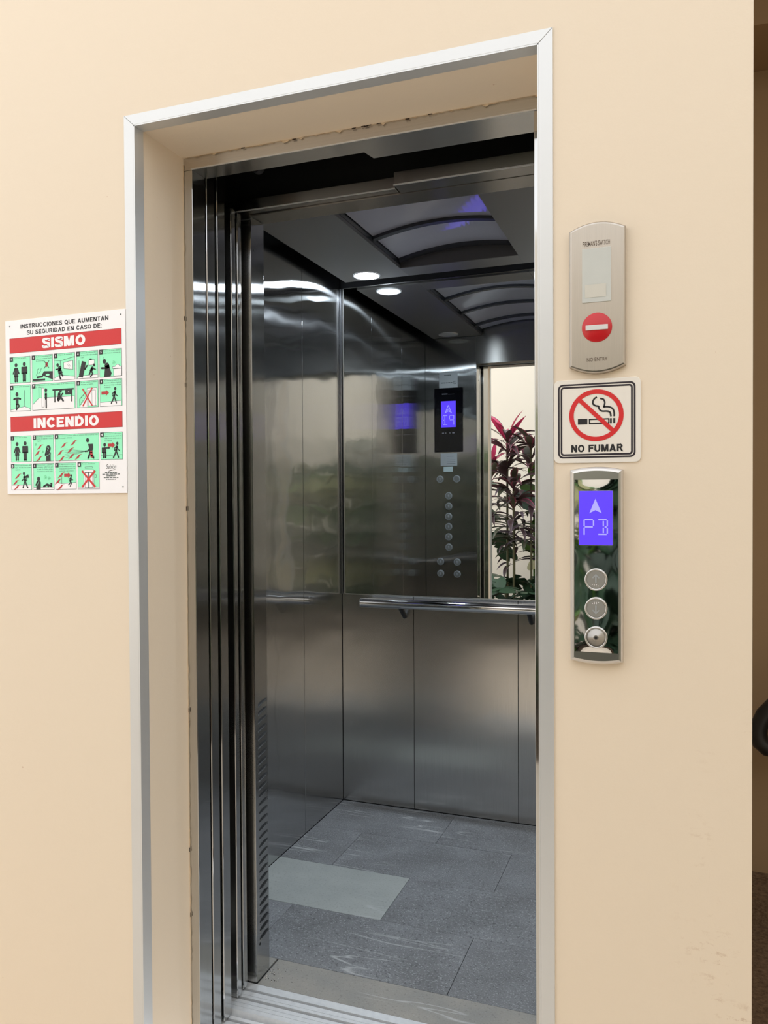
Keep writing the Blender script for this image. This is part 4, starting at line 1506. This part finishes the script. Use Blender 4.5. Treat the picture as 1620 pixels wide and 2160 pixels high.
GY = -2.94
rg = random.Random(21)
bed = MB().box(-3.2, 2.6, -4.449, -2.35, -0.03, 0.16, SOIL)
obj('planting_bed', bed, label='raised soil bed along the garden wall', cat='planter')
cordyline(-1.675, GY, 2.00, 0.14, 'tall plant with bright pink new leaves at its crown, seen in the mirror',
          [('pink', 1.99, 9, 0.03, 0.95), ('dark', 1.88, 16, 0.10, 1.0), ('dark', 1.66, 14, 0.10, 1.0), ('low', 1.40, 12, 0.10, 0.95)], rg)
cordyline(-1.590, GY + 0.10, 1.52, 0.14, 'middle plant with broad maroon leaves edged in pink, seen in the mirror',
          [('dark', 1.50, 13, 0.06, 1.0), ('dark', 1.34, 12, 0.08, 1.0), ('low', 1.14, 14, 0.08, 1.0), ('low', 0.95, 10, 0.08, 1.0)], rg)
cordyline(-1.860, GY - 0.05, 1.75, 0.14, 'left plant whose pink leaf tips show at the edge of the mirror',
          [('pink', 1.74, 6, 0.03, 0.8), ('dark', 1.62, 10, 0.08, 0.95), ('low', 1.25, 12, 0.12, 0.95), ('low', 0.95, 10, 0.10, 0.95)], rg)
cordyline(-1.430, GY, 1.98, 0.14, 'right plant with arching dark leaves cut off by the door surround',
          [('dark', 1.93, 12, 0.06, 0.95), ('dark', 1.70, 12, 0.10, 1.0), ('low', 1.30, 12, 0.10, 1.0), ('low', 1.00, 10, 0.10, 1.0)], rg)
cordyline(-1.640, GY - 0.18, 1.12, 0.14, 'short plant with drooping grey-purple leaves low in the mirror',
          [('low', 1.10, 14, 0.05, 1.0), ('low', 0.95, 12, 0.08, 1.0), ('low', 0.75, 8, 0.08, 0.9)], rg)

t = thing('monstera', (-1.65, GY + 0.25, 0.14), 'low plant with large cut green leaves at the foot of the mirror view', 'plant')
obj('stem', MB().tube([(-1.65, GY + .25, 0.14), (-1.64, GY + .25, 0.45)], 0.016, STEM, 10), t)
for i in range(34):
    a = i * 2.4
    r = 0.05 + 0.30 * rg.random()
    put_leaf(t, BIGLEAF[0 if i % 3 else 1], (-1.65 + r * math.cos(a), GY + .25 + r * math.sin(a) * .6, 0.30 + 0.34 * rg.random()), a, rg.uniform(-.5, .7), rg.uniform(-.5, .5), rg.uniform(.7, 1.05))
t = thing('elephant_ear', (-1.45, GY - 0.30, 0.14), 'bluish green broad-leaved plant behind the maroon leaves', 'plant')
obj('stem', MB().tube([(-1.45, GY - .30, 0.14), (-1.45, GY - .30, 1.25)], 0.014, MIDGREEN, 10), t)
for i, (dx, dz, k) in enumerate(((0, 1.26, 2), (.10, 1.05, 3), (-.36, 1.50, 2), (.05, .80, 3), (-.02, 1.45, 3), (-.38, 1.15, 1), (-.22, .72, 1), (.02, 1.62, 3), (-.30, .85, 0))):
    put_leaf(t, BIGLEAF[k], (-1.45 + dx, GY - .30, dz), PI / 2 + rg.uniform(-1, 1), -rg.uniform(.5, 1.0), rg.uniform(-.4, .4), rg.uniform(.8, 1.1))

# dark shrubs further right, mirrored in the chrome call panel
for sx, sy, hh, cnt, lab in ((-0.80, -3.3, 2.0, 85, 'dark green garden shrub behind the viewer, leftmost of three'), (0.15, -3.1, 2.1, 220, 'dark green garden shrub straight behind the viewer, middle of three'),
                             (1.15, -3.2, 1.9, 85, 'dark green garden shrub behind the viewer, rightmost of three')):
    t = thing('garden_shrub', (sx, sy, 0.14), lab, 'shrub', 'dark green garden shrubs')
    obj('stem', MB().tube([(sx, sy, 0.14), (sx + .02, sy, hh * .8)], 0.03, STEM, 10), t)
    for i in range(cnt):
        a = rg.uniform(0, 2 * PI)
        z = 0.25 + (hh - 0.25) * rg.random()
        r = 0.50 * math.sqrt(rg.random()) * (1.0 if z < hh * .75 else .7)
        put_leaf(t, SHRUBLEAF[(i % 3) if sx == 0.15 else 3 + i % 3], (sx + r * math.cos(a), sy + r * .8 * math.sin(a), z), a + rg.uniform(-.5, .5), rg.uniform(.2, 1.1), rg.uniform(-.5, .5), rg.uniform(.9, 1.3))

for o in bpy.data.objects:
    if '_o' in o:
        del o['_o']
